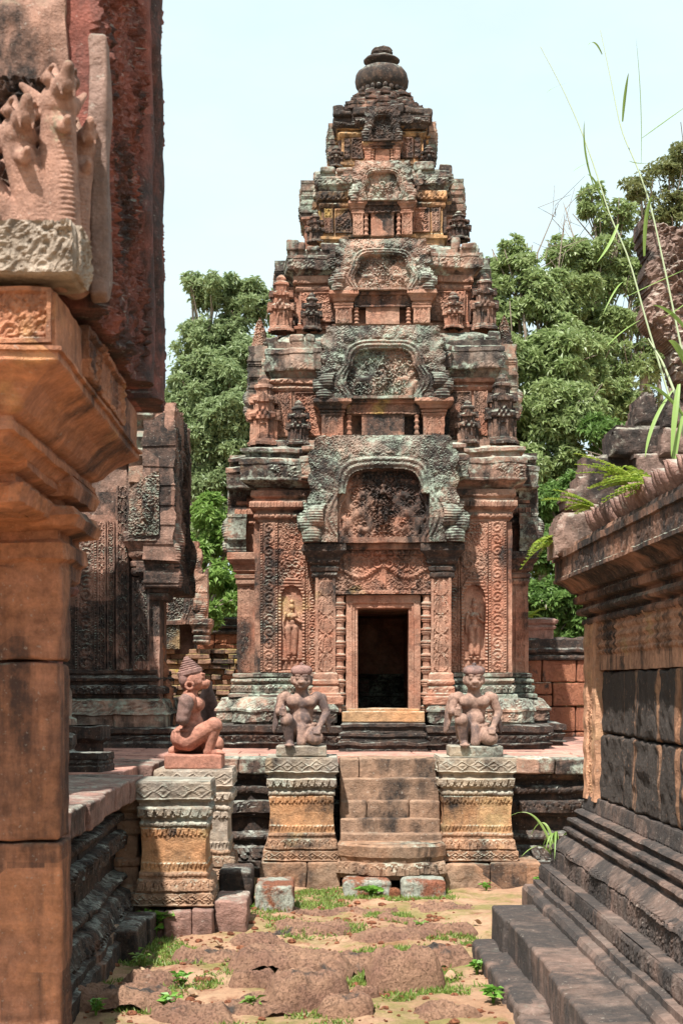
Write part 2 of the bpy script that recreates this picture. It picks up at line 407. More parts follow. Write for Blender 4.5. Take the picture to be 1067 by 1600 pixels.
def stone(name, a=RED, b=PINK, c=OCH, ochre=.5, black=.4, top=.5, lich=.15, green=LICH, streak=1.0, bump=1.0, blk=.5, seed=0, fs=1.0, dark=BLK, grain=0.0):
    """weathered sandstone: base tints by block, ochre patches, black crust, lichen (most on upward faces)"""
    s = NT(name); off = (seed*3.1, seed*1.7, seed*2.3); p = s.vec((1, 1, 1), off)
    cell = s.voro(2.6, s.vec((1, 1, 1.35), off), metric='CHEBYCHEV', out=1, rand=.55)
    cs = s.sep(cell)
    n1 = s.noise(2.2*fs, 7, .62, p); n2_ = s.noise(1.5*fs, 9, .68, s.vec((1, 1, .45*streak), (off[0]+9, 0, 4)))
    col = s.mix(s.ramp(n1, .35, .65), a, b)
    col = s.mix(s.ramp(s.math('ADD', s.noise(1.1*fs, 5, .6, s.vec((1, 1, 1), (5, off[1], 8))), s.math('MULTIPLY', cs[0], .32*blk)), .83-.3*ochre, .93-.3*ochre), col, c)
    val = s.math('ADD', s.math('MULTIPLY', s.noise(11*fs, 9, .75, p), 2.3), s.math('MULTIPLY', cs[1], .5*blk))
    val = s.math('MAXIMUM', s.math('ADD', val, -.22-.25*blk), .12)
    if grain:
        gr = s.noise(1.0, 6, .65, s.vec((2.2, 2.2, 16), off), 2.2); val = s.math('MULTIPLY', val, s.math('ADD', 1-.9*grain, s.math('MULTIPLY', gr, 1.8*grain)))
    col = s.mix(1, col, s.comb(val), 'MULTIPLY')
    # black crust
    bk = s.math('ADD', n2_, s.math('MULTIPLY', s.math('SUBTRACT', cs[2], .5), .22*blk))
    bk = s.ramp(bk, .655-.30*black, .80-.30*black)
    bk = s.math('MULTIPLY', bk, s.math('ADD', .1, s.math('MULTIPLY', s.noise(14*fs, 6, .75, p), 1.6)), clamp=True)
    col = s.mix(bk, col, dark)
    # lichen
    nz = s.sep(s.geo.outputs['Normal'])[2]
    ln = s.noise(3.2*fs, 10, .72, s.vec((1, 1, 1), (off[0], 7, off[2])))
    lt = s.math('MULTIPLY', s.ramp(nz, .25, .8), s.ramp(ln, .66-.4*top, .82-.4*top))
    lv = s.ramp(ln, .74-.32*lich, .84-.32*lich)
    lm = s.math('MAXIMUM', lt, lv)
    lm = s.math('MULTIPLY', lm, s.ramp(s.noise(26*fs, 5, .7, p), .34, .6), clamp=True)
    col = s.mix(s.math('MULTIPLY', lm, .9), col, s.mix(s.ramp(s.noise(5*fs, 3, .5, p), .4, .62), green, s.mul(green, .55)))
    col = s.mix(s.ramp(s.noise(48*fs, 3, .6, p), .63, .72), col, s.mul(col, 1.35) if False else s.mix(.4, col, (.5, .45, .38)))
    h = s.math('ADD', s.noise(22*fs, 9, .7, p), s.math('MULTIPLY', s.noise(85*fs, 4, .7, p), .5))
    return s.finish(col, .92, h, .018/fs**.5, .9*bump)
def _comb(s, v):
    x = s.n('ShaderNodeCombineColor'); [s.set(x, i, v) for i in range(3)]; return x.outputs[0]
NT.comb = _comb
NT.mul = lambda s, c, k: tuple(q*k for q in c) if isinstance(c, tuple) else c
def laterite(name, a=(.36, .145, .075), b=(.24, .085, .045), black=0, streak=False, seed=0, lich=0, hole=1.0):
    s = NT(name); p = s.vec((1, 1, 1), (seed, seed*2, 0))
    col = s.mix(s.ramp(s.noise(4, 8, .65, p), .35, .65), a, b)
    col = s.mix(1, col, s.comb(s.math('ADD', .35, s.math('MULTIPLY', s.noise(16, 8, .75, p), 1.25))), 'MULTIPLY')
    if black:
        v = s.vec((2.1, 2.1, .14), (seed, 3, 1)) if streak else s.vec((1.6, 1.6, 1.2), (seed, 3, 1))
        k = s.ramp(s.noise(2.3, 8, .6, v), .66-.28*black, .74-.28*black)
        k = s.math('MULTIPLY', k, s.ramp(s.noise(40, 4, .7, p), .22, .42))
        col = s.mix(k, col, (.075, .062, .054))
    if lich:
        col = s.mix(s.ramp(s.noise(3, 9, .7, s.vec((1, 1, 1), (seed, 9, 9))), .66-.3*lich, .76-.3*lich), col, (.40, .42, .35))
    ho = s.ramp(s.noise(62, 4, .85, s.vec((1, 1, .8), (seed, 0, 0)), .3), .30, .50)
    col = s.mix(s.math('MULTIPLY', s.math('SUBTRACT', 1, ho), .4*hole), col, (.07, .03, .02))
    h = s.math('ADD', s.math('MULTIPLY', ho, .8*hole), s.noise(30, 9, .75, p))
    return s.finish(col, .95, h, .026, 1.0)
M = {}
M['red'] = stone('red_sandstone', ochre=.25, black=.60, top=.8, lich=.28)
M['crown'] = stone('crown_stone', ochre=.2, black=1.0, top=.7, lich=.3, seed=31)
M['wall'] = stone('carved_wall_stone', ochre=.22, black=.54, top=.5, lich=.08, seed=1)
M['dark'] = stone('black_crusted_stone', a=(.25, .13, .085), b=(.27, .17, .12), ochre=.1, black=1.35, top=.55, lich=.20, green=(.44, .46, .40), seed=2)
M['lich'] = stone('lichen_stone', a=(.33, .2, .15), ochre=.2, black=.85, top=1.1, lich=.88, green=(.44, .48, .39), seed=3)
M['green'] = stone('green_lichen_stone', a=GREY, b=PINK, ochre=.2, black=.8, top=.95, lich=.80, green=(.38, .44, .35), seed=4)
M['tym'] = stone('tympanum_stone', c=(.46, .30, .10), ochre=.5, black=.85, top=.1, lich=.05, seed=5)
M['ochre'] = stone('ochre_stone', a=ORG, b=(.5, .3, .14), c=OCH, ochre=.6, black=.66, top=.6, lich=.15, seed=6)
M['ped'] = stone('pedestal_stone', a=(.5, .25, .12), b=(.47, .28, .15), ochre=.6, black=.46, top=.7, lich=.18, seed=7)
M['pedlow'] = stone('pedestal_base_stone', a=(.36, .2, .12), b=(.28, .19, .13), ochre=.3, black=.66, top=.45, lich=.08, seed=8)
M['pedtop'] = stone('pedestal_cap_stone', a=(.36, .28, .2), b=GREY, ochre=.3, black=.4, top=.8, lich=.72, green=(.45, .46, .38), seed=9)
M['step'] = stone('step_stone', a=(.33, .205, .135), b=(.27, .18, .125), c=(.38, .23, .12), blk=.15, ochre=.3, black=.50, top=.25, lich=.08, seed=10)
M['pave'] = stone('paving_stone', a=(.46, .25, .19), b=(.38, .20, .16), c=(.36, .24, .18), ochre=.2, black=.40, top=.10, lich=.0, seed=11, bump=.6)
M['statue'] = stone('statue_stone', a=(.38, .235, .18), b=(.30, .19, .145), c=(.44, .29, .23), ochre=.2, black=.68, top=.1, lich=.25, blk=0, fs=2.5, seed=12, bump=.9, dark=(.11, .08, .075))
M['statue2'] = stone('statue_stone_red', a=(.43, .195, .135), b=(.38, .18, .13), c=(.47, .22, .16), ochre=.2, black=.36, top=.0, lich=.04, blk=0, fs=2.5, seed=13, bump=.8)
M['statdark'] = stone('statue_dark_stone', a=(.14, .10, .09), b=(.2, .12, .1), c=(.12, .1, .1), ochre=.3, black=.5, top=.1, lich=.05, blk=0, fs=2.5, seed=14, bump=.35)
M['cap'] = stone('statue_cap_stone', a=(.30, .17, .14), b=(.24, .14, .12), c=(.2, .13, .11), ochre=.3, black=.45, top=.1, lich=.03, blk=0, fs=2.5, seed=15, bump=.5, dark=(.09, .07, .065))
M['orange'] = stone('orange_stone', a=(.52, .225, .115), b=(.44, .20, .12), c=(.54, .29, .13), ochre=.45, black=.56, top=.4, lich=.10, fs=1.8, seed=16, streak=.35, grain=.45, dark=(.085, .05, .04))
M['maroon'] = stone('maroon_stone', a=(.33, .115, .085), b=(.27, .105, .08), c=(.38, .16, .10), ochre=.2, black=.72, top=.5, lich=.24, fs=1.8, seed=17, grain=.2, dark=(.06, .042, .038))
M['naga'] = stone('pink_naga_stone', a=(.42, .235, .17), b=(.36, .21, .155), c=(.40, .26, .17), ochre=.3, black=.48, top=.4, lich=.42, green=(.45, .42, .28), blk=0, fs=2.2, seed=18)
M['pale'] = stone('pale_grey_stone', a=(.42, .34, .27), b=(.37, .29, .22), c=(.45, .34, .2), ochre=.3, black=.42, top=.5, lich=.55, green=(.46, .46, .40), fs=1.6, seed=19)
M['gable'] = stone('rough_gable_stone', a=(.29, .185, .145), b=(.24, .16, .13), c=(.34, .22, .15), ochre=.2, black=.66, top=.7, lich=.55, green=(.46, .44, .36), seed=33)
M['libc'] = stone('library_cornice_stone', a=(.40, .20, .125), b=(.33, .18, .12), c=(.45, .26, .14), ochre=.25, black=.84, top=.75, lich=.26, seed=20)
M['libb'] = stone('library_base_stone', a=(.22, .145, .115), b=(.165, .125, .105), c=(.36, .20, .13), ochre=.15, black=.85, top=.12, lich=.03, seed=21, dark=(.055, .048, .045))
M['libo'] = stone('clean_orange_stone', a=(.56, .30, .18), b=(.52, .28, .17), c=(.56, .34, .19), ochre=.5, black=.10, top=.1, lich=.02, seed=22)
M['libs'] = stone('streaked_carved_stone', a=(.48, .26, .16), b=(.40, .22, .14), ochre=.4, black=.62, top=.2, lich=.0, streak=.25, fs=2, seed=23)
M['plum'] = stone('plum_stone', a=(.29, .165, .13), b=(.23, .14, .115), c=(.36, .21, .14), ochre=.2, black=.45, top=.6, lich=.42, green=(.42, .41, .34), seed=24)
M['shade'] = stone('brown_carved_stone', a=(.36, .20, .145), b=(.30, .19, .145), c=(.4, .25, .15), ochre=.1, black=.85, top=.6, lich=.25, green=(.36, .41, .33), seed=25)
M['lat'] = laterite('laterite', seed=1)
M['latw'] = laterite('laterite_wall', (.40, .165, .09), (.31, .125, .075), seed=2, black=.25, hole=.5)
M['latb'] = laterite('blackened_laterite', (.50, .28, .165), (.42, .22, .13), seed=3, black=1.10, streak=True, hole=.55)
M['latg'] = laterite('laterite_ground', (.36, .21, .135), (.24, .13, .09), seed=4, hole=.45, black=.3, lich=.12)
M['latl'] = laterite('laterite_lichen', (.36, .145, .075), (.26, .1, .06), seed=6, lich=.75, black=.3, hole=.5)
M['mossy'] = stone('mossy_brick', a=(.30, .17, .11), b=(.26, .14, .09), c=(.42, .29, .06), blk=.15, ochre=.7, black=.6, top=.8, lich=.4, green=(.34, .29, .09), fs=2, seed=26)
def ground_mat():
    s = NT('sandy_ground'); p = s.pos
    col = s.mix(s.ramp(s.noise(1.6, 8, .65), .38, .62), (.44, .28, .175), (.36, .205, .125))
    col = s.mix(s.ramp(s.noise(3.3, 8, .7, s.vec((1, 1, 1), (4, 1, 0))), .54, .66), col, (.26, .12, .07))
    ms = s.ramp(s.noise(1.7, 9, .7, s.vec((1, 1, 1), (8, 3, 0))), .46, .62)
    col = s.mix(s.math('MULTIPLY', ms, .75), col, (.17, .17, .045))
    col = s.mix(1, col, s.comb(s.math('ADD', .5, s.noise(28, 8, .75))), 'MULTIPLY')
    col = s.mix(s.ramp(s.voro(45), .10, .04), col, (.5, .40, .30))
    return s.finish(col, .95, s.math('ADD', s.noise(18, 9, .75), s.math('MULTIPLY', s.noise(90, 4, .7), .5)), .02, 1)
M['ground'] = ground_mat()
def leaf_mat(name, a, b, c=None, trans=.45, spec=.35, rough=.45):
    s = NT(name); r = s.geo.outputs['Random Per Island']
    col = s.mix(r, a, b)
    if c: col = s.mix(s.ramp(s.noise(.9, 3, .5), .5, .68), col, c)
    return s.finish(col, rough, spec=spec, trans=trans)
M['leafr'] = leaf_mat('broad_leaf', (.21, .29, .10), (.37, .44, .20), (.27, .33, .13), spec=.5, rough=.38)
M['leafl'] = leaf_mat('forest_leaf', (.21, .28, .13), (.33, .40, .19), (.25, .32, .15), spec=.4)
M['leafd'] = leaf_mat('shrub_leaf', (.10, .18, .045), (.19, .30, .08), spec=.4)
M['leafb'] = leaf_mat('bright_leaf', (.15, .26, .055), (.26, .38, .10), spec=.3)
M['leafp'] = leaf_mat('pale_leaf', (.17, .20, .075), (.25, .26, .11), spec=.4)
M['weed'] = leaf_mat('weed_leaf', (.11, .26, .03), (.20, .38, .07), trans=.3)
M['fern'] = leaf_mat('fern_leaf', (.20, .30, .03), (.34, .40, .06), trans=.4)
M['grass'] = leaf_mat('grass_blade', (.16, .28, .05), (.26, .36, .10), trans=.3)
M['stalk'] = leaf_mat('grass_stalk', (.42, .50, .28), (.50, .56, .36), trans=.2)
M['turf'] = leaf_mat('turf', (.10, .19, .03), (.24, .30, .07), trans=.3)
M['dry'] = leaf_mat('dry_leaf', (.30, .17, .09), (.40, .28, .18), trans=.1)
def bark():
    s = NT('bark'); col = s.mix(s.ramp(s.noise(3, 7, .6, s.vec((1, 1, .3))), .4, .6), (.17, .13, .10), (.30, .25, .20))
    return s.finish(col, .9, s.noise(20, 6, .7, s.vec((1, 1, .3))), .02, 1)
M['bark'] = bark()
# ---------------------------------------------------------------- the tower
DC, TX0, PZ = 15.1, .665, .99
def tz(y, half): return EYE-(y-VY)*(DC-half)/F
TW = thing('temple_tower', (TX0, DC, PZ), 'tall stepped carved sandstone tower with an open dark doorway and a bulbous finial on top', 'temple tower', R(-2))
TO = (0, 0, PZ); TC = (-.66, -15.1)
def tb(mb, name, mat, parent=None, **k):
    k.setdefault('wear', .006); k.setdefault('ws', 8)
    return mb.build(name, M[mat], parent or TW, org=TO, **k)
NT_ = [(.455, .42), (.36, 2.4)]
b = MB()
mould(b, redent([(.80, 1.70), (1.40, 1.50)]), [(.03, PZ), (.03, 1.03), (.06, 1.035), (.06, 1.045), (.02, 1.05, 'lotus', .075, .022), (.05, 1.115), (.02, 1.12), (.02, 1.14), (.06, 1.15), (.06, 1.205), (-.2, 1.212)], camp=TC, jit=.03, seed=1)
tb(b, 'base_plinth', 'dark', wear=.009)
b = MB()
mould(b, redent([(.70, 1.57), (1.26, 1.36)], [(.47, .5), (.38, 2.5)]), [(.03, 1.205), (.03, 1.23), (.05, 1.235, 'fol', .08, .016), (.05, 1.33), (.07, 1.335), (.07, 1.355), (.05, 1.37, 'fol', .09, .018), (.0, 1.45), (-.14, 1.47)], camp=TC, jit=.02, seed=2)
tb(b, 'base_course', 'lich', wear=.010)
b = MB()
mould(b, redent([(.63, 1.42), (1.18, 1.18)], NT_), [(.09, 1.46), (.09, 1.49), (.05, 1.505), (.06, 1.51, 'lotus', .06, .035), (.07, 1.575), (.04, 1.58), (.04, 1.60), (.06, 1.602, 'bead', .035, .022), (.06, 1.635), (.02, 1.645), (.045, 1.66), (.045, 1.69), (-.02, 1.70)], camp=TC, jit=.012, seed=3)
tb(b, 'base_moulding', 'green', wear=.006)
DZ0, DZ1 = tz(1113, 1.5), tz(948, 1.5)
b = MB()
mould(b, redent([(.60, 1.36), (1.17, 1.17)], [(.25, 2.35)]), [(0, 1.3), (0, DZ1)], camp=TC, seg=.05)
mould(b, redent([(.60, 1.36), (1.17, 1.17)]), [(0, DZ1), (0, 3.12), (.02, 3.125), (.02, 3.15), (.05, 3.16, 'bead', .05, .012), (.05, 3.20), (.03, 3.21), (.03, 3.23), (.06, 3.24), (.09, 3.26, 'ribs', .03, .012), (.09, 3.31), (.06, 3.32), (.05, 3.34), (.08, 3.36, 'lotusd', .06, .015), (.07, 3.42), (.02, 3.43), (.02, 3.5)], camp=TC, seg=.012, jit=.01)
box2(b, -.26, .26, -1.5, .4, 1.2, DZ0, .01)
tb(b, 'wall', 'wall', wear=.004)
b = MB()
mould(b, redent([(.62, 1.36), (1.17, 1.17)]), [(.02, 3.44), (.06, 3.47), (.15, 3.50), (.15, 3.515), (.14, 3.52, 'fol', .10, .020), (.15, 3.65), (.16, 3.655), (.16, 3.70), (.10, 3.72), (.09, 3.76), (.14, 3.77), (.14, 3.80), (-.12, 3.87)], camp=TC, jit=.05, blk=.3, seed=4)
mould(b, redent([(.55, 1.25), (1.08, 1.10)]), [(.05, 3.82), (.05, 3.90), (-.2, 3.93)], camp=TC, jit=.06, blk=.25, seed=5)
tb(b, 'cornice', 'lich', wear=.011, ws=6)
# ---- carved wall panels with standing figures, front and sides
def niche_panel(w, h, figh, seed):
    def f(U, V):
        s = .024*spirals(U, V, w/2.6, seed)
        nz = figh*1.30; hw = w*.40
        arch = np.where(V < figh*1.02+.06, np.abs(U) < hw, (U/hw)**2+((V-figh*1.02-.06)/(nz*.16))**2 < 1) & (V > .02)
        fr = np.where(V < figh*1.02+.06, np.abs(U) < hw*1.28, (U/hw/1.28)**2+((V-figh*1.02-.06)/(nz*.27))**2 < 1)
        g = figure(U, V, figh*.92, 0, .13)
        bl = np.where((V > .03) & (V < .12), .028+.014*np.cos(U*6.283/.055)*np.sin((V-.03)/.09*3.14), 0)
        cap_ = np.where((V > .115) & (V < .135), .045, 0)
        nich = -.035+np.maximum(np.maximum(g*1.25, bl), cap_)
        H = np.where(fr, .028+.006*np.cos(V*200), s)
        return np.where(arch, nich, H)
    return f
for sgn, sd in ((-1, 3), (1, 8)):
    for rz in (0, -math.pi/2) if sgn < 0 else (0, math.pi/2):
        s2 = sgn if rz == 0 else None
        for s_ in ((sgn,) if rz == 0 else (-1, 1)):
            b = MB(); wd = .25
            relief(b, (s_*.86, -1.185, 1.70), (1, 0, 0), wd, 1.42, niche_panel(wd, 1.42, .62, sd), res=.0075, depth=.06)
            o = tb(b, 'figure_panel', 'wall', rz=rz, wear=.003)
            for xc, ww, sd2 in ((.665, .12, 1), (1.075, .165, 2)):
                b = MB(); relief(b, (s_*xc, -1.195, 1.70), (1, 0, 0), ww, 1.42, scroll_strip(ww, 1.42, .022), res=.0075, depth=.06)
                tb(b, 'scroll_band', 'wall', rz=rz, wear=.003)
# ---- porches
def ped(w, h, deep=.07, amp=.035, cell=.1, seed=0, lobes=.08, flame=.045):
    def qi(u, v):
        lo = .43+lobes*np.sin(np.clip((v-.05)/.4, 0, 1)*np.pi)
        hi = ((np.abs(u)/.43)**4.2+(np.clip(v-.3, 0, 9)/.38)**4.2)**(1/4.2)
        return np.where(v < .3, np.abs(u)/lo, np.minimum(hi, np.where(v < .45, np.abs(u)/lo, 9)))
    def aw(v): return np.where(v < .36, .97-.05*np.cos(v/.36*6.283), .86*np.clip(1-(np.clip(v-.36, 0, 1)/.64)**6.5, 0, 1)**(1/6.5))
    def mask(U, V):
        u = 2*U/w; v = V/h; th = np.arctan2(v-.3, u)
        fl = flame*np.abs(np.sin(th*15))
        return (np.abs(u) < aw(v/(1+fl))+fl-.02)
    def f(U, V):
        u = 2*U/w; v = V/h; q = qi(u, v); th = np.arctan2(v-.28, np.abs(u)*.8)
        sw = spiral(np.abs(U), V, w*.13, h*.42, w*.12, 1, 1.3)+spiral(np.abs(U), V, w*.12, h*.16, w*.10, -1, 1.2)+spiral(np.abs(U), V, w*.26, h*.2, w*.09, 1, 1.2)
        ins = -deep+amp*np.maximum(.95*spirals(U, V, cell, seed), (.95 if w > 1.4 else .5)*sw)+1.3*figure(U, V, h*.44, 0, h*.16)
        ins = np.where(v < .05, amp, ins)
        band = amp*(.35+.65*np.sqrt(np.clip(1-((q-1.19)/.19)**2, 0, 1)))+.007*np.cos((q-1)*50)+.010*spirals(U, V, .05, 2)
        lv = amp*(.45+.5*np.abs(np.cos(th*13))*np.cos((q-1.38)*5)+.35*spirals(U, V, cell*.75, seed+3, mul=1.2))
        ng = np.abs(u) > .6
        head = 0
        for (x, y, r) in ((.78, .24, .14), (.90, .17, .1), (.68, .29, .1), (.84, .06, .12)):
            e = np.clip(1-((np.abs(u)-x)/r)**2-((v-y)/(r*.8))**2, 0, 1); head = np.maximum(head, np.sqrt(e)*r*w*.36)
        lv = np.where((v < .36) & ng, np.maximum(lv*.8, head+amp*.4+.004*np.cos(V*250)), lv)
        return np.where(q < 1, ins, np.where(q < 1.38, band, lv))
    return f, mask
def capital(mb, x0, x1, y0, z0, z1, out=.1, deep=.25):
    """flaring capital: x0..x1 shaft, front face at y0, from z0 up to z1"""
    H = z1-z0; k = lambda t: z0+t*H
    mould(mb, rect(x0, x1, y0, y0+deep), [(0, z0-.01), (.01, k(.02)), (.015, k(.03), 'bead', .03, .01), (.015, k(.14)), (.0, k(.16)), (out*.25, k(.2)), (out*.3, k(.3)), (out*.1, k(.33)), (out*.1, k(.37)), (out*.4, k(.42), 'lotusd', .04, .012), (out*.45, k(.55)), (out*.5, k(.56)), (out*.5, k(.6)), (out*.75, k(.68)), (out*.9, k(.74)), (out, k(.78), 'loz', .06, .008), (out, k(.97)), (out*.9, k(1))], seg=.01, camp=((x0+x1)/2-1, y0-12))
for name, rz in (('front', 0), ('left', -math.pi/2), ('right', math.pi/2)):
    fr = name == 'front'
    SH = 0 if fr else .12
    for s_ in (-1, 1):
        b = MB(); pw = .185
        relief(b, (s_*.53, -1.53, 1.70), (1, 0, 0), pw, .88, leaf_strip(pw, .88, .02), res=.0075, depth=.24)
        relief(b, (s_*(.53+pw/2-.005), -1.47, 1.70), (0, s_, 0), .10, .88, leaf_strip(.10, .88, .012), res=.01, depth=.05)
        if fr:
            mould(b, rect(s_*.53-pw/2, s_*.53+pw/2, -1.54, -1.3), [(.05, 1.33), (.05, 1.40), (.07, 1.405, 'carve', .1, .01), (.07, 1.47), (.05, 1.48), (.05, 1.50), (.03, 1.51, 'lotus', .05, .015), (.03, 1.56), (.01, 1.57), (.03, 1.59, 'bead', .03, .01), (.03, 1.62), (.02, 1.63), (.02, 1.68), (0, 1.70)], camp=TC)
        b.xf(0, (0, SH, 0)); o = tb(b, 'pilaster', 'wall', rz=rz, wear=.003)
        b = MB(); capital(b, s_*.54-.10, s_*.54+.10, -1.54, 2.57, 2.88, .10, .3)
        b.xf(0, (0, SH, 0)); b.build('capital', M['dark' if fr else 'wall'], o, org=TO, rz=rz, wear=.005)
    # lintel, pediment
    b = MB()
    def lint(U, V):
        u = np.abs(U); g = spirals(U, V, .11, 21)
        br = np.exp(-((V-.20-.05*np.cos(u*14))/.02)**2)
        c = figure(U, V, .30, 0, .06)
        pend = np.where(V < .2, .5+.5*np.cos(u*6.283/.11), 1)
        return np.maximum(.03*g*(.5+.5*pend)+.02*br, c*.9)+.02*((V < .025) | (V > .36))
    relief(b, (0, -1.52, 2.42), (1, 0, 0), .87, .40, lint, res=.0075, depth=.15)
    box2(b, -.50, .50, -1.585, -1.3, 2.825, 2.885, .01, 12)
    b.xf(0, (0, SH, 0)); tb(b, 'lintel', 'tym', rz=rz, wear=.003)
    f, m = ped(1.56, .97, cell=.105, seed=5 if fr else 9, amp=.042, deep=.035)
    b = MB(); relief(b, (0, -1.61, 2.885), (1, 0, 0), 1.56, .97, f, res=.0078, mask=m, depth=.16)
    b.xf(0, (0, SH, 0)); tb(b, 'pediment', 'lich' if not fr else 'tym', rz=rz, wear=.005)
    if fr:
        # the lichened outer frame of leaves, one step proud of the tympanum
        def m2(U, V):
            u = 2*U/1.56; v = V/.97
            hi = ((np.abs(u)/.43)**4.2+(np.clip(v-.3, 0, 9)/.38)**4.2)**(1/4.2)
            return m(U, V) & (np.where(v < .3, np.abs(u)/.52, np.where(v < .45, np.minimum(hi, np.abs(u)/.52), hi)) > 1.03)
        b = MB(); relief(b, (0, -1.655, 2.889), (1, 0, 0), 1.57, .972, f, res=.0078, mask=m2, depth=.06)
        tb(b, 'pediment_frame', 'green', wear=.005)
    if not fr:
        b = MB()
        for k, (hw_, yy) in enumerate(((.36, -1.47), (.27, -1.45), (.16, -1.44))):
            box2(b, -hw_, hw_, yy-.02+k*.0, -1.40, 1.48, 2.40-k*.08, .008)
        b.xf(0, (0, SH-.02, 0)); tb(b, 'false_door', 'wall', rz=rz)
# ---- doorway
b = MB()
for s_ in (-1, 1):
    x = sorted((s_*.235, s_*.285)); box2(b, *x, -1.47, -1.2, DZ0, DZ1+.0, .006)
    x = sorted((s_*.283, s_*.345)); box2(b, *x, -1.50, -1.2, DZ0, DZ1+.05, .008)
    x = sorted((s_*.262, s_*.283)); box2(b, *x, -1.485, -1.2, DZ0, DZ1+.02, .005)
box2(b, -.345, .345, -1.497, -1.2, DZ1+.03, DZ1+.11, .008, 12)
box2(b, -.283, .283, -1.482, -1.2, DZ1-.012, DZ1+.04, .006, 12)
tb(b, 'door_frame', 'red', wear=.003)
b = MB(); box2(b, -.38, .38, -1.60, -1.1, DZ0-.09, DZ0+.012, .012, 12); box2(b, -.33, .33, -1.56, -1.1, DZ0+.0, DZ0+.035, .008, 12)
tb(b, 'door_sill', 'ped', wear=.004)
for s_ in (-1, 1):
    b = MB(); pr = []; zz = 1.33; 
    rings = 9
    for k in range(rings):
        z0 = 1.34+k*(2.41-1.34)/rings; hh = (2.41-1.34)/rings
        pr += [(.046, z0), (.052, z0+.01), (.052, z0+.02), (.04, z0+.024), (.056, z0+.034), (.056, z0+.046), (.04, z0+.054), (.036, z0+.06), (.036, z0+hh-.012), (.046, z0+hh-.006)]
    lathe(b, pr, (s_*.40, -1.50, 0), 16)
    tb(b, 'colonette', 'red', wear=.003)
for k, (y0, z0, z1, hw_) in enumerate(((-1.98, PZ, 1.075, .40), (-1.90, 1.07, 1.15, .385), (-1.83, 1.14, 1.235, .375))):
    b = MB(); mould(b, rect(-hw_, hw_, y0, -1.4), [(.0, z0), (0, z0+.02), (-.012, z0+.025), (-.012, z1-.035), (.012, z1-.03), (.012, z1-.005), (0, z1)], camp=TC, seg=.03, jit=.015)
    tb(b, 'entrance_step', 'dark', wear=.008)
# ---- upper tiers
def mini_tower(z, wd, mat, loc, parent, rz=0, squash=1):
    b = MB(); p = []; n = 4; h0 = 0; W = wd/2
    p = [(W, 0), (W, .04*z), (W*.92, .05*z), (W*.86, .09*z), (W*.74, .10*z), (W*.74, .36*z), (W*.9, .39*z), (W*.95, .44*z), (W*.70, .47*z), (W*.62, .49*z), (W*.62, .60*z), (W*.78, .63*z), (W*.78, .67*z), (W*.52, .70*z), (W*.48, .71*z), (W*.48, .79*z), (W*.6, .81*z), (W*.56, .85*z), (W*.34, .88*z), (W*.36, .93*z), (W*.2, .98*z), (.01, z)]
    base = redent([(.45, 1.0), (.8, .8)])
    q = [(o-W, zz) for o, zz in p]
    t = np.array(base)
    P = []
    for o, zz in p:
        rows = []
        for i in range(len(t)):
            a, c = t[i], t[(i+1) % len(t)]
            for k in range(3): rows.append((*(a+(c-a)*k/3)*o, zz))
        P.append(rows)
    b.grid(np.array(P), cv=True)
    for k in range(4):                              # little false doors and gables on its faces
        bb = MB()
        relief(bb, (0, -W*.76, .10*z), (1, 0, 0), W*.6, z*.27, lambda U, V: np.where((np.abs(U) < W*.16) & (V < z*.19), -.008, .014), res=.012, depth=.03)
        def am(U, V): return (np.abs(U) < W*.42*(1-np.clip(V/(z*.16), 0, 1)**2.5)+.003)
        relief(bb, (0, -W*.93, .36*z), (1, 0, 0), W*.9, z*.165, lambda U, V: .012+.012*np.cos(U*130)*np.cos(V*90), res=.011, mask=am, depth=.06)
        relief(bb, (0, -W*.78, .60*z), (1, 0, 0), W*.7, z*.13, lambda U, V: .012+.01*np.cos(U*150), res=.011, mask=lambda U, V: np.abs(U) < W*.33*(1-np.clip(V/(z*.13), 0, 1)**2.5)+.003, depth=.06)
        bb.xf(k*math.pi/2); b.join(bb)
    o = b.build('antefix', M[mat], parent, wear=.007, ws=14)
    o.location = loc; o.rotation_euler = (0, 0, rz); return o
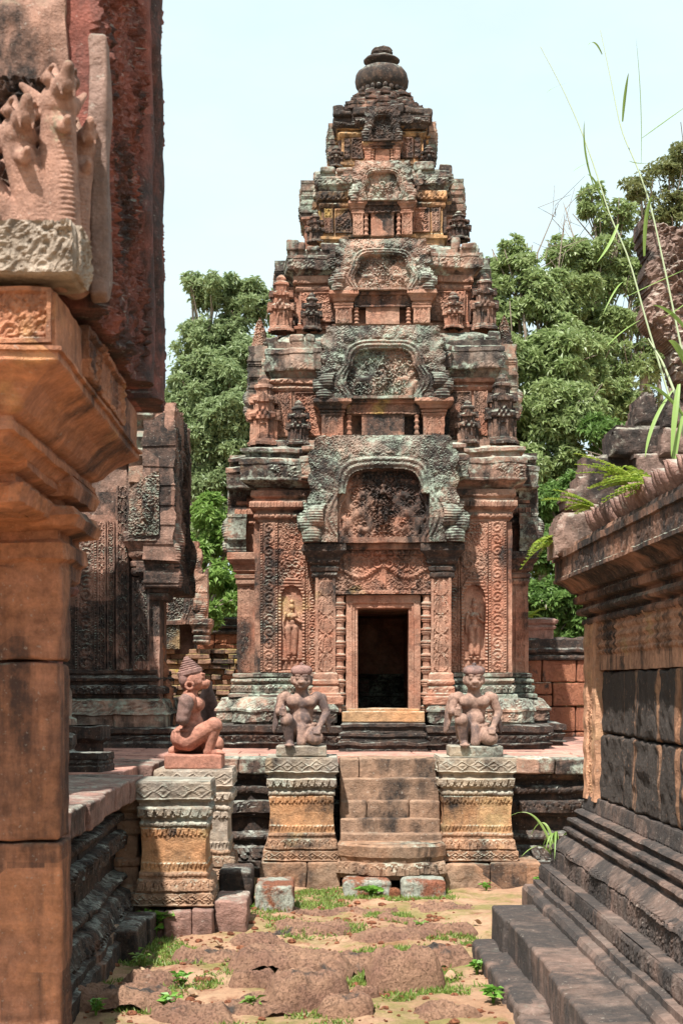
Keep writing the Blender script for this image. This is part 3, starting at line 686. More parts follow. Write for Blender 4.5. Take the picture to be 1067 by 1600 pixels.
def tier(hw, ch, yb, yw, ym, yc, yt, pw, yp0, yp1, ycap, matw, matc, sd, dw, es):
    z0, zw, zm, zc, zt = tz(yb, hw), tz(yw, hw), tz(ym, hw), tz(yc, ch), tz(yt, ch*.9)
    ov = ch-hw; b = MB(); aw_ = pw*.42; ae = hw*1.10
    st = [(aw_, ae), (hw, hw)]
    mould(b, redent(st), [(.02, z0-.12), (.02, z0), (.05, z0+.005), (.05, z0+.03), (.01, z0+.04), (.01, z0+.06), (0, z0+.07), (0, zw), (.02, zw+.005), (.03, zw+.02, 'bead', .045, .012), (.03, zw+.05), (.01, zw+.055), (.01, zw+.07), (.05, zw+.08, 'lotusd', .05, .012), (.045, zm)], camp=TC, jit=.015, seed=sd)
    t = tb(b, 'tier', matw, wear=.007)
    zq = zm+(zc-zm)*.18
    b = MB()
    mould(b, redent([(hw*.5, hw*1.03), (hw, hw)]), [(.03, zm-.01), (ov*.7, zq), (ov, zq+.01), (ov, zq+.02, 'fol', .09, .022), (ov, zq+(zc-zq)*.58), (ov*1.08, zq+(zc-zq)*.6), (ov*1.05, zq+(zc-zq)*.75), (ov*.8, zq+(zc-zq)*.8), (ov*.85, zc), (ov*.2, zc+.02), (-.1, zt)], camp=TC, jit=.06, blk=.24, seed=sd+1)
    # broken blocks standing along the top edge
    rr = random.Random(sd)
    for k in range(4):
        c, s = [(1, 0), (0, 1), (-1, 0), (0, -1)][k]
        x = -ch*.9
        while x < ch*.9:
            wd = rr.uniform(.07, .2); hh = rr.uniform(.03, .12)
            if rr.random() < .8:
                cx, cy = x+wd/2, -ch*.93
                rbox(b, (cx*c-cy*s, cx*s+cy*c, zc+hh/2), (wd if k % 2 == 0 else .12, .12 if k % 2 == 0 else wd, hh), .02, 4)
            x += wd+.015
    o = b.build('cornice', M[matc], t, org=TO, wear=.011, ws=8)
    # carved panels beside the porch, on the faces in view
    for rz in (0, -math.pi/2, math.pi/2):
        for s_ in (-1, 1):
            x0, x1 = aw_+.02, hw-.02; ww = x1-x0; hh = zw-z0-.08
            b = MB(); g = ww*.62
            relief(b, (s_*(x0+g/2), -hw-.012, z0+.075), (1, 0, 0), g, hh, lambda U, V, g=g, hh=hh: .02*spirals(U, V, .075, sd+s_, sym=False)*(1-border(U, V, g, hh, .015))+.022*border(U, V, g, hh, .015), res=.009, depth=.05)
            relief(b, (s_*(x1-ww*.16), -hw-.022, z0+.075), (1, 0, 0), ww*.30, hh, leaf_strip(ww*.30, hh, .016), res=.009, depth=.05)
            b.build('carved_panel', M['tym'], t, org=TO, rz=rz, wear=.004)
        zp0, zp1, zk = tz(yp0, hw*1.2), tz(yp1, hw*1.2), tz(ycap, hw*1.15)
        e = max(ae, hw*1.03+ov*1.1)+.045+.03*pw
        if rz: e = es
        f, m = ped(pw, zp1-zp0, cell=max(.05, pw*.075), seed=sd+4, amp=.022+.018*pw, deep=.02+.015*pw, flame=.05)
        b = MB(); relief(b, (0, -e-.03, zp0), (1, 0, 0), pw, zp1-zp0, f, res=.0085, mask=m, depth=.13 if not rz else e-hw*.9)
        o = b.build('pediment', M['green' if rz else matc], t, org=TO, rz=rz, wear=.005)
        cw = pw*.15
        for s_ in (-1, 1):
            b = MB()
            xc = s_*pw*.36
            capital(b, xc-cw/2, xc+cw/2, -e, zk, zp0+.005, cw*.4, .16)
            relief(b, (xc, -e, z0+.01), (1, 0, 0), cw, zk-z0, leaf_strip(cw, max(zk-z0, .06), .012), res=.009, depth=.12)
            lathe(b, [(.02+.006*math.cos(q*1.9), z0+.01+q*(zk-z0)/14) for q in range(15)], (s_*pw*.24, -e+.02, 0), 10)
            b.build('pilaster', M['wall'], t, org=TO, rz=rz, wear=.004)
        b = MB(); zl = zk+(zp0-zk)*.1
        relief(b, (0, -e+.01, zl), (1, 0, 0), pw*.52, zp0-zl-.01, lambda U, V: .02*spirals(U, V, .07, sd+9)+.015*(V < .015), res=.009, depth=.12)
        box2(b, -pw*.33, pw*.33, -e-.02, -e+.1, zp0-.035, zp0+.003, .006, 10)
        b.build('lintel', M['tym'], t, org=TO, rz=rz, wear=.004)
        b = MB(); dh = zl-z0
        for k in range(3):
            q = 1-k*.24
            box2(b, -dw*q, dw*q, -e+.035-.012*(2-k), -ae+.1, z0+.004*k, z0+dh*(1-.1*k), .004)
        for s_ in (-1, 1): box2(b, *(sorted((s_*dw*.12, s_*dw*.42))), -e+.02, -e+.09, z0+.01, z0+dh*.68, .004)
        b.build('false_door', M['red'], t, org=TO, rz=rz, wear=.003)
    return t, z0, zc
T1, a1, c1 = tier(1.02, 1.14, 694, 612, 592, 532, 517, 1.32, 626, 512, 652, 'red', 'green', 11, .2, 1.27)
T2, a2, c2 = tier(.82, .935, 515, 456, 432, 390, 380, 1.03, 458, 378, 486, 'wall', 'lich', 21, .16, 1.02)
T3, a3, c3 = tier(.59, .67, 376, 326, 300, 268, 259, .66, 318, 256, 338, 'ochre', 'lich', 30, .11, .77)
T4, a4, c4 = tier(.40, .47, 260, 216, 204, 180, 170, .40, 226, 172, 238, 'ochre', 'dark', 41, .07, .50)
for sx in (-1, 1):
    for sy in (-1, 1):
        mini_tower(.68, .31, 'tym' if sx < 0 else 'crown', (sx*1.13, sy*1.10, a1-PZ-.03), T1)
        mini_tower(.56, .25, 'crown', (sx*.98, sy*.86, a2-PZ-.03), T2)
for sx in (-1, 1):                                  # smaller stones between the corners
    mini_tower(.42, .22, 'crown', (sx*.80, -1.16, a1-PZ-.03), T1)
    mini_tower(.36, .19, 'crown', (sx*.68, -.93, a2-PZ-.03), T2)
    mini_tower(.30, .17, 'crown', (sx*.66, -.60, a3-PZ-.02), T3) if sx < 0 else None
    mini_tower(.22, .14, 'crown', (sx*.46, -.42, a4-PZ-.02), T4)
    mini_tower(.45, .22, 'crown', (sx*1.17, -.75, a1-PZ-.03), T1)
    mini_tower(.38, .19, 'crown', (sx*.95, -.55, a2-PZ-.03), T2)
mini_tower(.29, .22, 'red', (.75, -.62, a3-PZ-.02), T3)
for s_ in (-1, 1):                                 # leaf-shaped stones on the side arms
    b = MB()
    relief(b, (0, 0, 0), (1, 0, 0), .16, .52, lambda U, V: .03*spirals(U, V, .05, 3)+.03*(1-(U/.08)**2), res=.01, mask=lambda U, V: np.abs(U) < .078*(1-np.clip((V-.15)/.37, 0, 1)**2.2)*(1-.25*(V < .1))+.003, depth=.22)
    o = b.build('antefix', M['red'], T1, wear=.008); o.location = (s_*1.25, 0, c1-PZ-.02)
# crown of the tower: stepped courses and the vase finial
b = MB()
for k, (hw_, y0, y1) in enumerate(((.385, 182, 170), (.345, 171, 160), (.28, 161, 150), (.25, 151, 141))):
    z0, z1 = tz(y0, .3), tz(y1, .3)
    mould(b, redent([(hw_*.45, hw_*1.12), (hw_*.8, hw_*1.0), (hw_*.93, hw_*.93)]), [(0, z0-.06), (0, z0+(z1-z0)*.4), (.03, z0+(z1-z0)*.5), (.03, z1-.01), (0, z1), (-.05, z1+.004)], camp=TC, jit=.04, blk=.12, seed=50+k)
    for q in range(10):
        a = q*.628+k; rbox(b, (hw_*1.02*math.cos(a), hw_*1.02*math.sin(a), z1+.012), (.1, .1, .05), .02, 4, rz=a)
tb(b, 'crown', 'crown', wear=.011, ws=10)
zf = lambda y: tz(y, .1)
b = MB()
lathe(b, [(.17, zf(150)), (.21, zf(147)), (.215, zf(144)), (.19, zf(142)), (.23, zf(138)), (.262, zf(130)), (.272, zf(121)), (.262, zf(113)), (.235, zf(106.5)), (.19, zf(102.5)), (.14, zf(100.5)), (.115, zf(99)), (.118, zf(96)), (.15, zf(93.5)), (.178, zf(91)), (.180, zf(88.5)), (.165, zf(86)), (.125, zf(84)), (.10, zf(83)), (.088, zf(81)), (.108, zf(79)), (.110, zf(76.5)), (.095, zf(75)), (.104, zf(73.5)), (.09, zf(71)), (.04, zf(69.5)), (.002, zf(69.2))], n=64, flute=.012)
for q in range(22):
    a = q*2*math.pi/22; ell(b, (.225*math.cos(a), .225*math.sin(a), zf(140)), (.028, .028, .03), 6)
o = tb(b, 'finial', 'dark', wear=.007, ws=12, smooth=True)
# ---------------------------------------------------------------- platform, stairs, pedestals
PL = thing('stone_platform', (0, 12, 0), 'long moulded stone platform under the tower with black crusted sides and pink paving', 'platform')
PO = (0, 12, 0)
LX = -1.30
b = MB()
mould(b, [(-4.5, 4.6), (LX, 4.6), (LX, 12.06), (6, 12.06), (6, 17.9), (-4.5, 17.9)],
      [(.16, -.1), (.16, .10), (.13, .11), (.13, .15), (.10, .16, 'lotusd', .085, .03), (.05, .27), (.02, .28), (.02, .31), (.055, .32, 'bead', .045, .02), (.055, .36), (.01, .37), (-.02, .39), (-.02, .47, 'carve', .1, .008), (-.02, .50), (.03, .52), (.03, .54), (.05, .545, 'lotus', .09, .025), (.05, .635), (.0, .645), (.0, .69), (.04, .70, 'bead', .05, .022), (.04, .75), (-.01, .76), (-.01, .79), (.05, .83), (.05, .86)], jit=.03, blk=.7, seed=7, seg=.014)
b.build('moulded_side', M['dark'], PL, org=PO, wear=.010, ws=6)
b = MB(); x = -1.05
def slab_row(b, pts, horizontal, a0, a1, c0, c1, z0, z1, lo, hi, r=.018):
    q = a0
    while q < a1-.05:
        L = min(rnd(lo, hi), a1-q)
        if a1-q-L < .15: L = a1-q
        dz = rnd(-.008, .008); oj = rnd(-.02, .02)
        if horizontal: rbox(b, (q+L/2, (c0+c1)/2+oj, (z0+z1)/2+dz), (L-.006, c1-c0, z1-z0), r, 9)
        else: rbox(b, ((c0+c1)/2+oj, q+L/2, (z0+z1)/2+dz), (c1-c0, L-.006, z1-z0), r, 9)
        q += L
slab_row(b, 0, True, -1.20, .17, 11.96, 12.36, .855, .985, .35, .7)
b.build('edge_slab', M['lich'], PL, org=PO, wear=.008, ws=12)
b = MB()
slab_row(b, 0, True, 1.0, 5.5, 11.96, 12.36, .855, .985, .35, .7)
b.build('edge_slab', M['lich'], PL, org=PO, wear=.008, ws=12)
b = MB()
slab_row(b, 0, False, 4.6, 9.9, LX-.40, LX+.13, .84, .985, .5, .9, .014)
b.build('edge_slab', M['plum'], PL, org=PO, wear=.008, ws=11)
b = MB()
slab_row(b, 0, False, 10.9, 11.94, LX-.30, LX+.10, .85, .985, .4, .8, .014)
b.build('edge_slab', M['plum'], PL, org=PO, wear=.008, ws=11)
b = MB()
for (xa, xb, ya, yb) in ((-4.4, LX-.42, 4.7, 12.3), (-4.4, 5.9, 12.37, 17.8), (LX-.42, LX-.02, 9.9, 12.36)):
    y = ya
    while y < yb-.05:
        L = min(rnd(.35, .6), yb-y); x = xa
        while x < xb-.05:
            wd = min(rnd(.5, 1.0), xb-x); rbox(b, (x+wd/2, y+L/2, .93+rnd(-.006, .006)), (wd-.006, L-.006, .12), .012, 4); x += wd
        y += L
b.build('paving', M['pave'], PL, org=PO, wear=.004)
b = MB()
mould(b, rect(LX-.05, -1.16, 9.62, 9.97), [(.08, .0), (.08, .20), (.06, .21, 'lotus', .05, .015), (.04, .28), (.0, .29), (.0, .40), (.02, .41, 'bead', .035, .012), (.02, .45), (-.01, .46), (-.01, .60), (.02, .62, 'lotusd', .05, .015), (.03, .70), (.0, .71), (.0, .75), (.04, .78), (.04, .93), (.03, .945)], jit=.01)
b.build('wing_wall', M['pedlow'], PL, org=PO, wear=.006)
SX0, SX1 = .185, .985
for k, (y0, z0, z1) in enumerate(((11.92, .83, .985), (11.80, .655, .835), (11.73, .52, .66), (11.66, .41, .525), (11.55, .26, .415))):
    b = MB()
    if k == 2:
        for xa, xb in ((SX0, .40), (.40, .74), (.74, SX1)): box2(b, xa, xb-.006, y0+rnd(-.01, .01), 12.3, z0-.1, z1, .02, 10)
    else:
        cut = [SX0, SX0+.16, SX1] if k == 0 else [SX0, SX1]
        for xa, xb in zip(cut[:-1], cut[1:]): box2(b, xa, xb-.006, y0, 12.4, z0-.12, z1, .013, 26)
    b.build('stair_step', M['step'], PL, org=PO, wear=.006, ws=7)
b = MB()
mould(b, [(SX0+.0, 11.43), (.32, 11.34), (.40, 11.29), (.5, 11.26), (.68, 11.26), (.78, 11.29), (.86, 11.34), (SX1, 11.43), (SX1, 11.8), (SX0, 11.8)], [(0, .09), (.01, .12), (.02, .13, 'lotus', .10, .022), (.01, .215), (-.01, .22), (.0, .25), (.01, .26), (.015, .34), (-.01, .36)], jit=.01, blk=.28)
b.build('moonstone', M['pedlow'], PL, org=PO, wear=.008)
# hidden side stair between the two pedestals of the left arm
for k in range(4):
    b = MB(); box2(b, LX+.05, LX+.45-k*.1, 9.99, 10.72, -.05, .30+k*.2, .02); b.build('stair_step', M['step'], PL, org=PO, wear=.008)
def pedestal(x, y, hx, hy, zb, zt, label, mats=('pedtop', 'ped', 'pedlow')):
    t = thing('pedestal', (x, y, zb), label, 'pedestal', 0, 'moulded pedestals flanking the stairs')
    k = (zt-zb)/.82; z = lambda q: (q-.20)*k
    pl = rect(-hx, hx, -hy, hy); cp = (-x, -y)
    b = MB(); mould(b, pl, [(.05, z(.20)), (.05, z(.265), 'x', 0, 0), (.045, z(.20)), ], camp=cp) if False else None
    mould(b, pl, [(.042, 0), (.042, z(.21), 'loz', .075, .012), (.042, z(.28)), (.03, z(.285)), (.03, z(.30)), (.030, z(.302), 'lotus', .045, .016), (.018, z(.37)), (.006, z(.375)), (.006, z(.39)), (.008, z(.392), 'bead', .03, .010), (.008, z(.42)), (.0, z(.425))], camp=cp, seg=.008, rs=.008)
    b.build('pedestal_base', M[mats[2]], t, wear=.005, ws=12)
    b = MB()
    mould(b, pl, [(.004, z(.42)), (.0, z(.43), 'drip', .028, .007), (-.002, z(.485)), (-.004, z(.49)), (-.008, z(.56)), (-.006, z(.63)), (-.003, z(.655), 'lotusd', .028, .008), (.0, z(.715)), (.0, z(.72))], camp=cp, seg=.008, rs=.008)
    b.build('shaft', M[mats[1]], t, wear=.004, ws=12)
    b = MB()
    mould(b, pl, [(-.01, z(.715)), (.004, z(.72)), (.006, z(.722), 'bead', .03, .010), (.006, z(.75)), (-.002, z(.755)), (-.002, z(.775)), (.016, z(.785), 'lotusd', .05, .016), (.02, z(.85)), (.006, z(.855)), (.004, z(.88)), (.026, z(.90)), (.03, z(.905), 'loz', .10, .009), (.03, z(1.005)), (.024, z(1.02))], camp=cp, seg=.008, rs=.008)
    b.build('pedestal_cap', M[mats[0]], t, wear=.006, ws=12)
    return t
p1 = pedestal(-.12, 11.84, .255, .27, .20, 1.015, 'moulded pedestal left of the central stairs, under the stone monkey nearest the doorway')
p2 = pedestal(1.262, 11.84, .272, .27, .20, 1.015, 'moulded pedestal right of the central stairs with lichen pale cap under a kneeling monkey')
p3 = pedestal(-.925, 9.73, .212, .22, .16, .965, 'bare sunlit pedestal with no statue, diamond carved cap and a diagonal shadow on its front')
p4 = pedestal(-.90, 11.02, .255, .25, .16, .965, 'pedestal with a pale broken side, under the red armless kneeling statue', ('pale', 'pale', 'pedlow'))
def foot(name, lab, blocks, mat, cat='stone block', group=None, wear=.007, r=.015):
    b = MB(); c0 = blocks[0]; o = ((c0[0]+c0[1])/2, (c0[2]+c0[3])/2, 0)
    for (x0, x1, y0, y1, z0, z1) in blocks: box2(b, x0, x1, y0, y1, z0, z1, r, 12)
    ob = b.build(name, M[mat], None, org=o, wear=wear, ws=13); ob.location = o
    return tag(ob, lab, cat, group)
foot('foundation_course', 'low dark foundation course under the pedestal left of the central stairs', [(-.44, -.08, 11.50, 12.1, -.1, .195), (-.075, .18, 11.49, 12.1, -.1, .20)], 'pedlow', 'foundation')
foot('foundation_course', 'long grey foundation course under the pedestal right of the stairs, with a squared end', [(.99, 1.35, 11.46, 12.1, -.1, .19), (1.355, 1.74, 11.45, 12.1, -.1, .20)], 'pedlow', 'foundation')
foot('foundation_course', 'low course of worn pinkish blocks at the foot of the empty sunlit pedestal', [(-1.16, -.98, 9.40, 9.95, -.1, .13), (-.975, -.80, 9.38, 9.95, -.1, .14), (-.795, -.66, 9.37, 9.95, -.1, .15)], 'plum', 'foundation')
foot('fallen_block', 'flat topped squared block with a pinkish end, lying at the corner of the empty pedestal', [(-.665, -.45, 9.50, 9.98, -.05, .19)], 'plum', group='loose stone blocks on the ground')
foot('fallen_block', 'dark thick moulded block wedged beside the empty pedestal under its right side', [(-.68, -.45, 10.2, 10.65, .0, .30)], 'dark', group='loose stone blocks on the ground', r=.03)
foot('fallen_block', 'squarish laterite block with pale green lichen on its front, left of the stairs', [(-.43, -.16, 10.15, 10.62, -.05, .20)], 'latl', group='loose stone blocks on the ground', r=.025)
foot('fallen_block', 'rounded laterite block with a lichen streak below the carved bottom step, left of its twin', [(.20, .56, 11.05, 11.34, -.05, .115)], 'latl', group='loose stone blocks on the ground', r=.035)
foot('fallen_block', 'pale green laterite block below the carved bottom step, right of its twin', [(.64, .97, 11.02, 11.32, -.05, .12)], 'latl', group='loose stone blocks on the ground', r=.03)
foot('fallen_block', 'fist sized broken brown stone between the two lichened laterite blocks', [(.545, .63, 11.0, 11.1, -.03, .06)], 'lat', group='loose stone blocks on the ground', r=.03)
foot('kerb_block', 'grey weathered kerb block with a small round hole, nearest the big left pillar', [(-1.42, -1.16, 8.35, 8.75, -.05, .17)], 'pedlow', group='kerb blocks along the left platform', r=.02)
foot('kerb_block', 'dark kerb block half in shadow along the left platform, beside the leafy weed', [(-1.18, -1.04, 8.5, 9.0, -.05, .17)], 'dark', group='kerb blocks along the left platform', r=.02)
foot('kerb_block', 'dark kerb block against the shaded foot of the left platform, farthest of its row', [(-1.20, -1.02, 9.03, 9.36, -.05, .15)], 'dark', group='kerb blocks along the left platform', r=.02)
foot('kerb_block', 'kerb block mostly hidden behind the big left pillar', [(-1.75, -1.43, 8.3, 8.75, -.05, .17)], 'pedlow', group='kerb blocks along the left platform', r=.02)
# loose fragments on the left platform
def drum(lab, x, y, rx, prof, mat='dark'):
    b = MB(); mould(b, rect(-rx, rx, -rx*.8, rx*.8), prof, camp=(-x, -y), jit=.02, blk=.2, seg=.02)
    o = b.build('carved_fragment', M[mat], None, wear=.010, ws=9); o.location = (x, y, .98); o.rotation_euler = (0, 0, rnd(-.3, .3))
    return tag(o, lab, 'stone fragment', 'carved fragments on the left platform')
drum('upright moulded stone drum on the left platform, next to the big pillar', -1.82, 10.2, .13, [(0, 0), (.0, .07), (.03, .09, 'bead', .05, .01), (.03, .14), (0, .16), (.02, .20), (.02, .25), (-.02, .27)])
drum('low flat stone with a carved edge lying in front on the left platform', -1.62, 10.15, .19, [(0, 0), (0, .05), (-.01, .06, 'bead', .05, .01), (-.01, .09), (0, .10), (0, .14)])
drum('squat broken capital on the left platform, between the drum and the rear tower base', -1.77, 11.2, .15, [(0, 0), (-.02, .1), (-.02, .16), (.03, .2), (.03, .29), (0, .3)])
drum('tall greenish stone stump standing behind the moulded drum', -1.98, 11.3, .12, [(0, 0), (0, .35), (-.03, .37), (-.03, .55), (-.06, .62)], 'green')
# ---------------------------------------------------------------- guardian statues
def guardian(x, y, z, label, rz=0, kind='monkey', mat='statue', sz=1.0, pl=(.20, .17, .085), plmat='pedtop'):
    t = thing('guardian_statue', (x, y, z), label, 'statue', rz, 'kneeling stone guardians on the pedestals')
    b = MB(); rbox(b, (0, -.02, pl[2]/2), (pl[0]*2, pl[1]*2, pl[2]), .014, 14); b.build('plinth', M[plmat], t, wear=.004)
    h0 = pl[2]-.004
    g = MB(); E = lambda *a, **k: ell(g, *a, **k); L = lambda p, r: limb(g, p, r)
    prof = kind != 'monkey'
    # trunk
    E((0, .045, .115), (.128, .11, .095)); E((0, .015, .205), (.094, .074, .09)); E((0, .01, .275), (.096, .070, .09)); E((0, .005, .345), (.128, .078, .078))
    E((-.058, -.045, .352), (.062, .040, .048)); E((.058, -.045, .352), (.062, .040, .048)); E((0, -.045, .215), (.075, .035, .06))
    E((-.125, .012, .385), (.055, .052, .05)); E((.125, .012, .385), (.055, .052, .05)); L([(0, .02, .40), (0, .005, .47)], [.055, .05])
    # waist cloth roll and loin cloth
    for k in range(20):
        a = k*math.pi/10; E((.115*math.cos(a), .03+.095*math.sin(a), .165+.01*math.cos(a*2)), (.022, .022, .014), n=7)
    L([(0, -.075, .14), (0, -.11, .03)], [.045, .04])
    # raised leg (its right), folded leg (its left)
    L([(-.07, .02, .10), (-.115, -.165, .205)], [.078, .056]); L([(-.115, -.165, .205), (-.095, -.125, .03)], [.052, .033]); E((-.115, -.16, .21), (.058, .056, .055))
    L([(-.09, -.115, .02), (-.095, -.20, .012)], [.034, .026])
    for k in range(5): L([(-.125+k*.015, -.195, .014), (-.128+k*.0165, -.222-.006*(2-abs(k-1.5)), .011)], [.0095, .0085])
    L([(.07, .02, .09), (.11, -.155, .068)], [.082, .060]); E((.112, -.16, .066), (.062, .057, .060)); L([(.11, -.14, .05), (.085, .10, .04)], [.05, .04])
    L([(.085, .10, .04), (.08, .15, .02)], [.035, .03])
    # head
    hz = .53
    E((0, -.004, hz), (.079, .080, .084)); E((0, -.026, hz-.038), (.060, .058, .045)); E((0, -.072, hz-.034), (.044, .040, .030)); E((0, -.096, hz-.020), (.031, .034, .019))
    E((0, -.084, hz-.060), (.028, .028, .012))
    for s_ in (-1, 1):
        E((s_*.030, -.076, hz+.012), (.018, .012, .013)); E((s_*.030, -.078, hz+.036), (.026, .014, .008)); E((s_*.078, .005, hz-.005), (.012, .024, .034)); E((s_*.05, -.05, hz-.02), (.02, .02, .022))
        E((s_*.012, -.112, hz-.012), (.006, .006, .006), n=7)
    if not prof:
        # right fist on the raised knee
        L([(-.150, .01, .375), (-.180, -.005, .27)], [.040, .034]); L([(-.180, -.005, .27), (-.150, -.155, .268)], [.034, .025]); E((-.147, -.168, .278), (.030, .030, .036))
        for k in range(4): L([(-.168, -.190, .300-k*.0165), (-.140, -.203, .298-k*.0165), (-.122, -.185, .297-k*.0165)], [.0092, .0090, .0085])
        L([(-.135, -.17, .305), (-.125, -.195, .318)], [.0095, .008]); L([(-.145, -.175, .25), (-.145, -.172, .33)], [.013, .011])
        # left hand laid on the lowered knee
        L([(.150, .01, .375), (.200, .015, .262)], [.041, .034]); L([(.200, .015, .262), (.140, -.125, .155)], [.034, .024]); E((.128, -.150, .142), (.030, .032, .017), rot=(20, 0, 0))
        for k in range(4): L([(.112+k*.0135, -.165, .142), (.100+k*.0145, -.192, .128), (.098+k*.0145, -.212-.004*(k in (1, 2)), .104)], [.0088, .0085, .0075])
        L([(.108, -.145, .148), (.085, -.168, .134)], [.0095, .0075])
    else:
        L([(-.135, .015, .385), (-.152, .035, .34)], [.050, .044]); L([(.135, .015, .385), (.15, .03, .33)], [.048, .042])
        E((0, -.08, hz-.033), (.044, .045, .032))
    o = remesh(g, 'body', M[mat], t, .0062, 3, .5, .0008); o.location.z = h0
    if not prof:
        c = MB(); n = 30
        lathe(c, [(.060, 0), (.080, .006), (.087, .02), (.089, .036), (.084, .052), (.066, .066), (.035, .074), (.014, .077), (.016, .083), (.015, .092), (.006, .098), (.001, .0985)], (0, 0, 0), n)
        o = c.build('cap', M['cap'], t, smooth=True, wear=.003, ws=30); o.location = (0, 0, h0+hz+.040); o.rotation_euler = (R(8), 0, 0); o.scale = (1, 1.02, 1)
        for s_ in (-1, 1):
            g = MB(); ell(g, (0, 0, 0), (.022, .075, .125), n=16); ell(g, (0, .0, -.10), (.018, .06, .10), n=14); ell(g, (0, -.01, .09), (.03, .06, .045), n=12)
            o = remesh(g, 'wing', M[mat], t, .009, 3, .5, .0012); o.location = (s_*.190, .055, h0+.29); o.rotation_euler = (R(6), R(-s_*9), R(s_*-18))
    else:
        c = MB(); pr = [(.080, 0), (.088, .010), (.088, .034), (.082, .040)]
        for k in range(5):
            r0 = .078-k*.0115; z0 = .040+k*.0155; pr += [(r0-.007, z0), (r0, z0+.004), (r0, z0+.010), (r0-.007, z0+.014)]
        pr += [(.022, .119), (.022, .126), (.012, .134), (.001, .136)]
        lathe(c, pr, (0, 0, 0), 26)
        o = c.build('headdress', M['cap'], t, smooth=False, wear=.002, ws=30); o.location = (0, .012, h0+hz+.028); o.rotation_euler = (R(-14), 0, 0)
        c = MB(); ell(c, (0, .035, 0), (.078, .05, .085), 12)
        o = c.build('hair', M['cap'], t, smooth=True, wear=.002, ws=30); o.location = (0, .012, h0+hz+.01)
        for s_ in (-1, 1):
            c = MB(); a = np.linspace(0, 2*np.pi, 22); tube(c, np.stack([0*a, .026*np.cos(a), .026*np.sin(a)], 1), .0105, 8, caps=False)
            o = c.build('earring', M['statue2'], t, smooth=True); o.location = (s_*.080, .012, h0+hz-.045)
            c = MB(); cap(c, (s_*.150, .03, .375), (s_*.162, .055, .25), .054, .046); 
            o = remesh(c, 'arm_stump', M['statdark'], t, .007, 1, .5, .004); o.location.z = h0
    t.scale = (sz, sz, sz); return t
guardian(-.122, 11.84, 1.015, 'kneeling stone monkey in a round cap with a dark smudged chest, left of the stairs', mat='statue')
guardian(1.262, 11.84, 1.015, 'kneeling stone monkey in a round cap with a yellow streaked shin, right of stairs', mat='statue', pl=(.21, .17, .085))
guardian(-.93, 11.02, .965, 'red stone guardian with broken arms and a ringed conical headdress, seen in profile', R(90), 'prof', 'statue2', 1.06, (.19, .20, .10), 'statue2')
# ---------------------------------------------------------------- library building on the right
def inpoly(U, V, poly):
    r = np.zeros(U.shape, bool); n = len(poly)
    for i in range(n):
        (x0, y0), (x1, y1) = poly[i], poly[(i+1) % n]
        if y0 == y1: continue
        c = ((y0 > V) != (y1 > V)) & (U < (x1-x0)*(V-y0)/(y1-y0)+x0); r ^= c
    return r
def plate(mb, poly, d, depth, fn, res=.012):
    """outline given in photo pixels, set at its own distance d: a thick carved stone facing the court"""
    P = [(px(x, d), pz(y, d)) for x, y in poly]; x0 = min(p[0] for p in P); x1 = max(p[0] for p in P); z0 = min(p[1] for p in P); z1 = max(p[1] for p in P)
    cx = (x0+x1)/2; Q = [(a-cx, b_-z0) for a, b_ in P]
    def fe(U, V):
        D = np.full(U.shape, 9.0)
        for i in range(len(Q)):
            (ax, ay), (bx, by) = Q[i], Q[(i+1) % len(Q)]; l2 = (bx-ax)**2+(by-ay)**2+1e-9
            t = np.clip(((U-ax)*(bx-ax)+(V-ay)*(by-ay))/l2, 0, 1); D = np.minimum(D, np.hypot(U-ax-t*(bx-ax), V-ay-t*(by-ay)))
        return fn(U, V)-.035*np.exp(-D/.012)
    return relief(mb, (cx, d, z0), (1, 0, 0), x1-x0, z1-z0, fe, res=res, mask=lambda U, V: inpoly(U+.007*n2(U, V, 16), V+.007*n2(U, V, 16, 3), Q), depth=depth)
WX, WY = 1.655, 9.0
LB = thing('library_building', (WX, WY, 0), 'right hand library with black streaked laterite wall and rough gable stones on its roof', 'building')
LO = (WX, WY, 0)
def lb(mb, name, mat, **k):
    k.setdefault('wear', .006); return mb.build(name, M[mat], LB, org=LO, **k)
LP = rect(WX, 4.6, 2.6, WY)
b = MB()
mould(b, LP, [(.36, -.05), (.36, .30), (.345, .325), (.30, .33), (.30, .36), (.262, .365), (.262, .38, 'fol', .06, .008), (.262, .45), (.255, .46)], seg=.012, jit=.018, blk=.45, seed=3)
mould(b, LP, [(.20, .44), (.20, .455), (.185, .46, 'fol', .075, .010), (.185, .565), (.175, .575), (.18, .58, 'lotus', .07, .022), (.17, .61), (.12, .655), (.105, .66), (.105, .68), (.12, .685, 'bead', .03, .01), (.12, .71), (.075, .715), (.075, .735), (.10, .74), (.105, .755), (.10, .77), (.05, .775), (.05, .79), (.055, .795), (.07, .81), (.055, .825), (.02, .83), (.02, .84, 'ribs', .012, .004), (.012, .92), (.0, .925)], seg=.010, rs=.010, jit=.012, blk=.9, seed=5)
lb(b, 'base_moulding', 'libb', wear=.0022, ws=14)
b = MB(); rr = random.Random(4)
for z0, z1 in ((.925, 1.305), (1.31, 1.668)):
    y = 8.60
    while y > 2.8:
        L = rr.uniform(.62, 1.0); rbox(b, (WX+.15+rr.uniform(-.008, .008), y-L/2, (z0+z1)/2), (.30, L-.010, z1-z0-.006), .018, 40); y -= L
lb(b, 'wall', 'latb', wear=.009, ws=14)
b = MB()
relief(b, (WX-.006, 5.75, 1.672), (0, -1, 0), 5.7, .29, lambda U, V: np.where(V > .12, .022*(.5+.5*np.cos(U*6.283/.045))*(.6+.4*np.cos(V*130))+.008*n2(U, V, 40), np.where(V > .12-.03*np.abs(np.cos(U*3.1416/.09)), .014, 0)), res=.011, depth=.2)
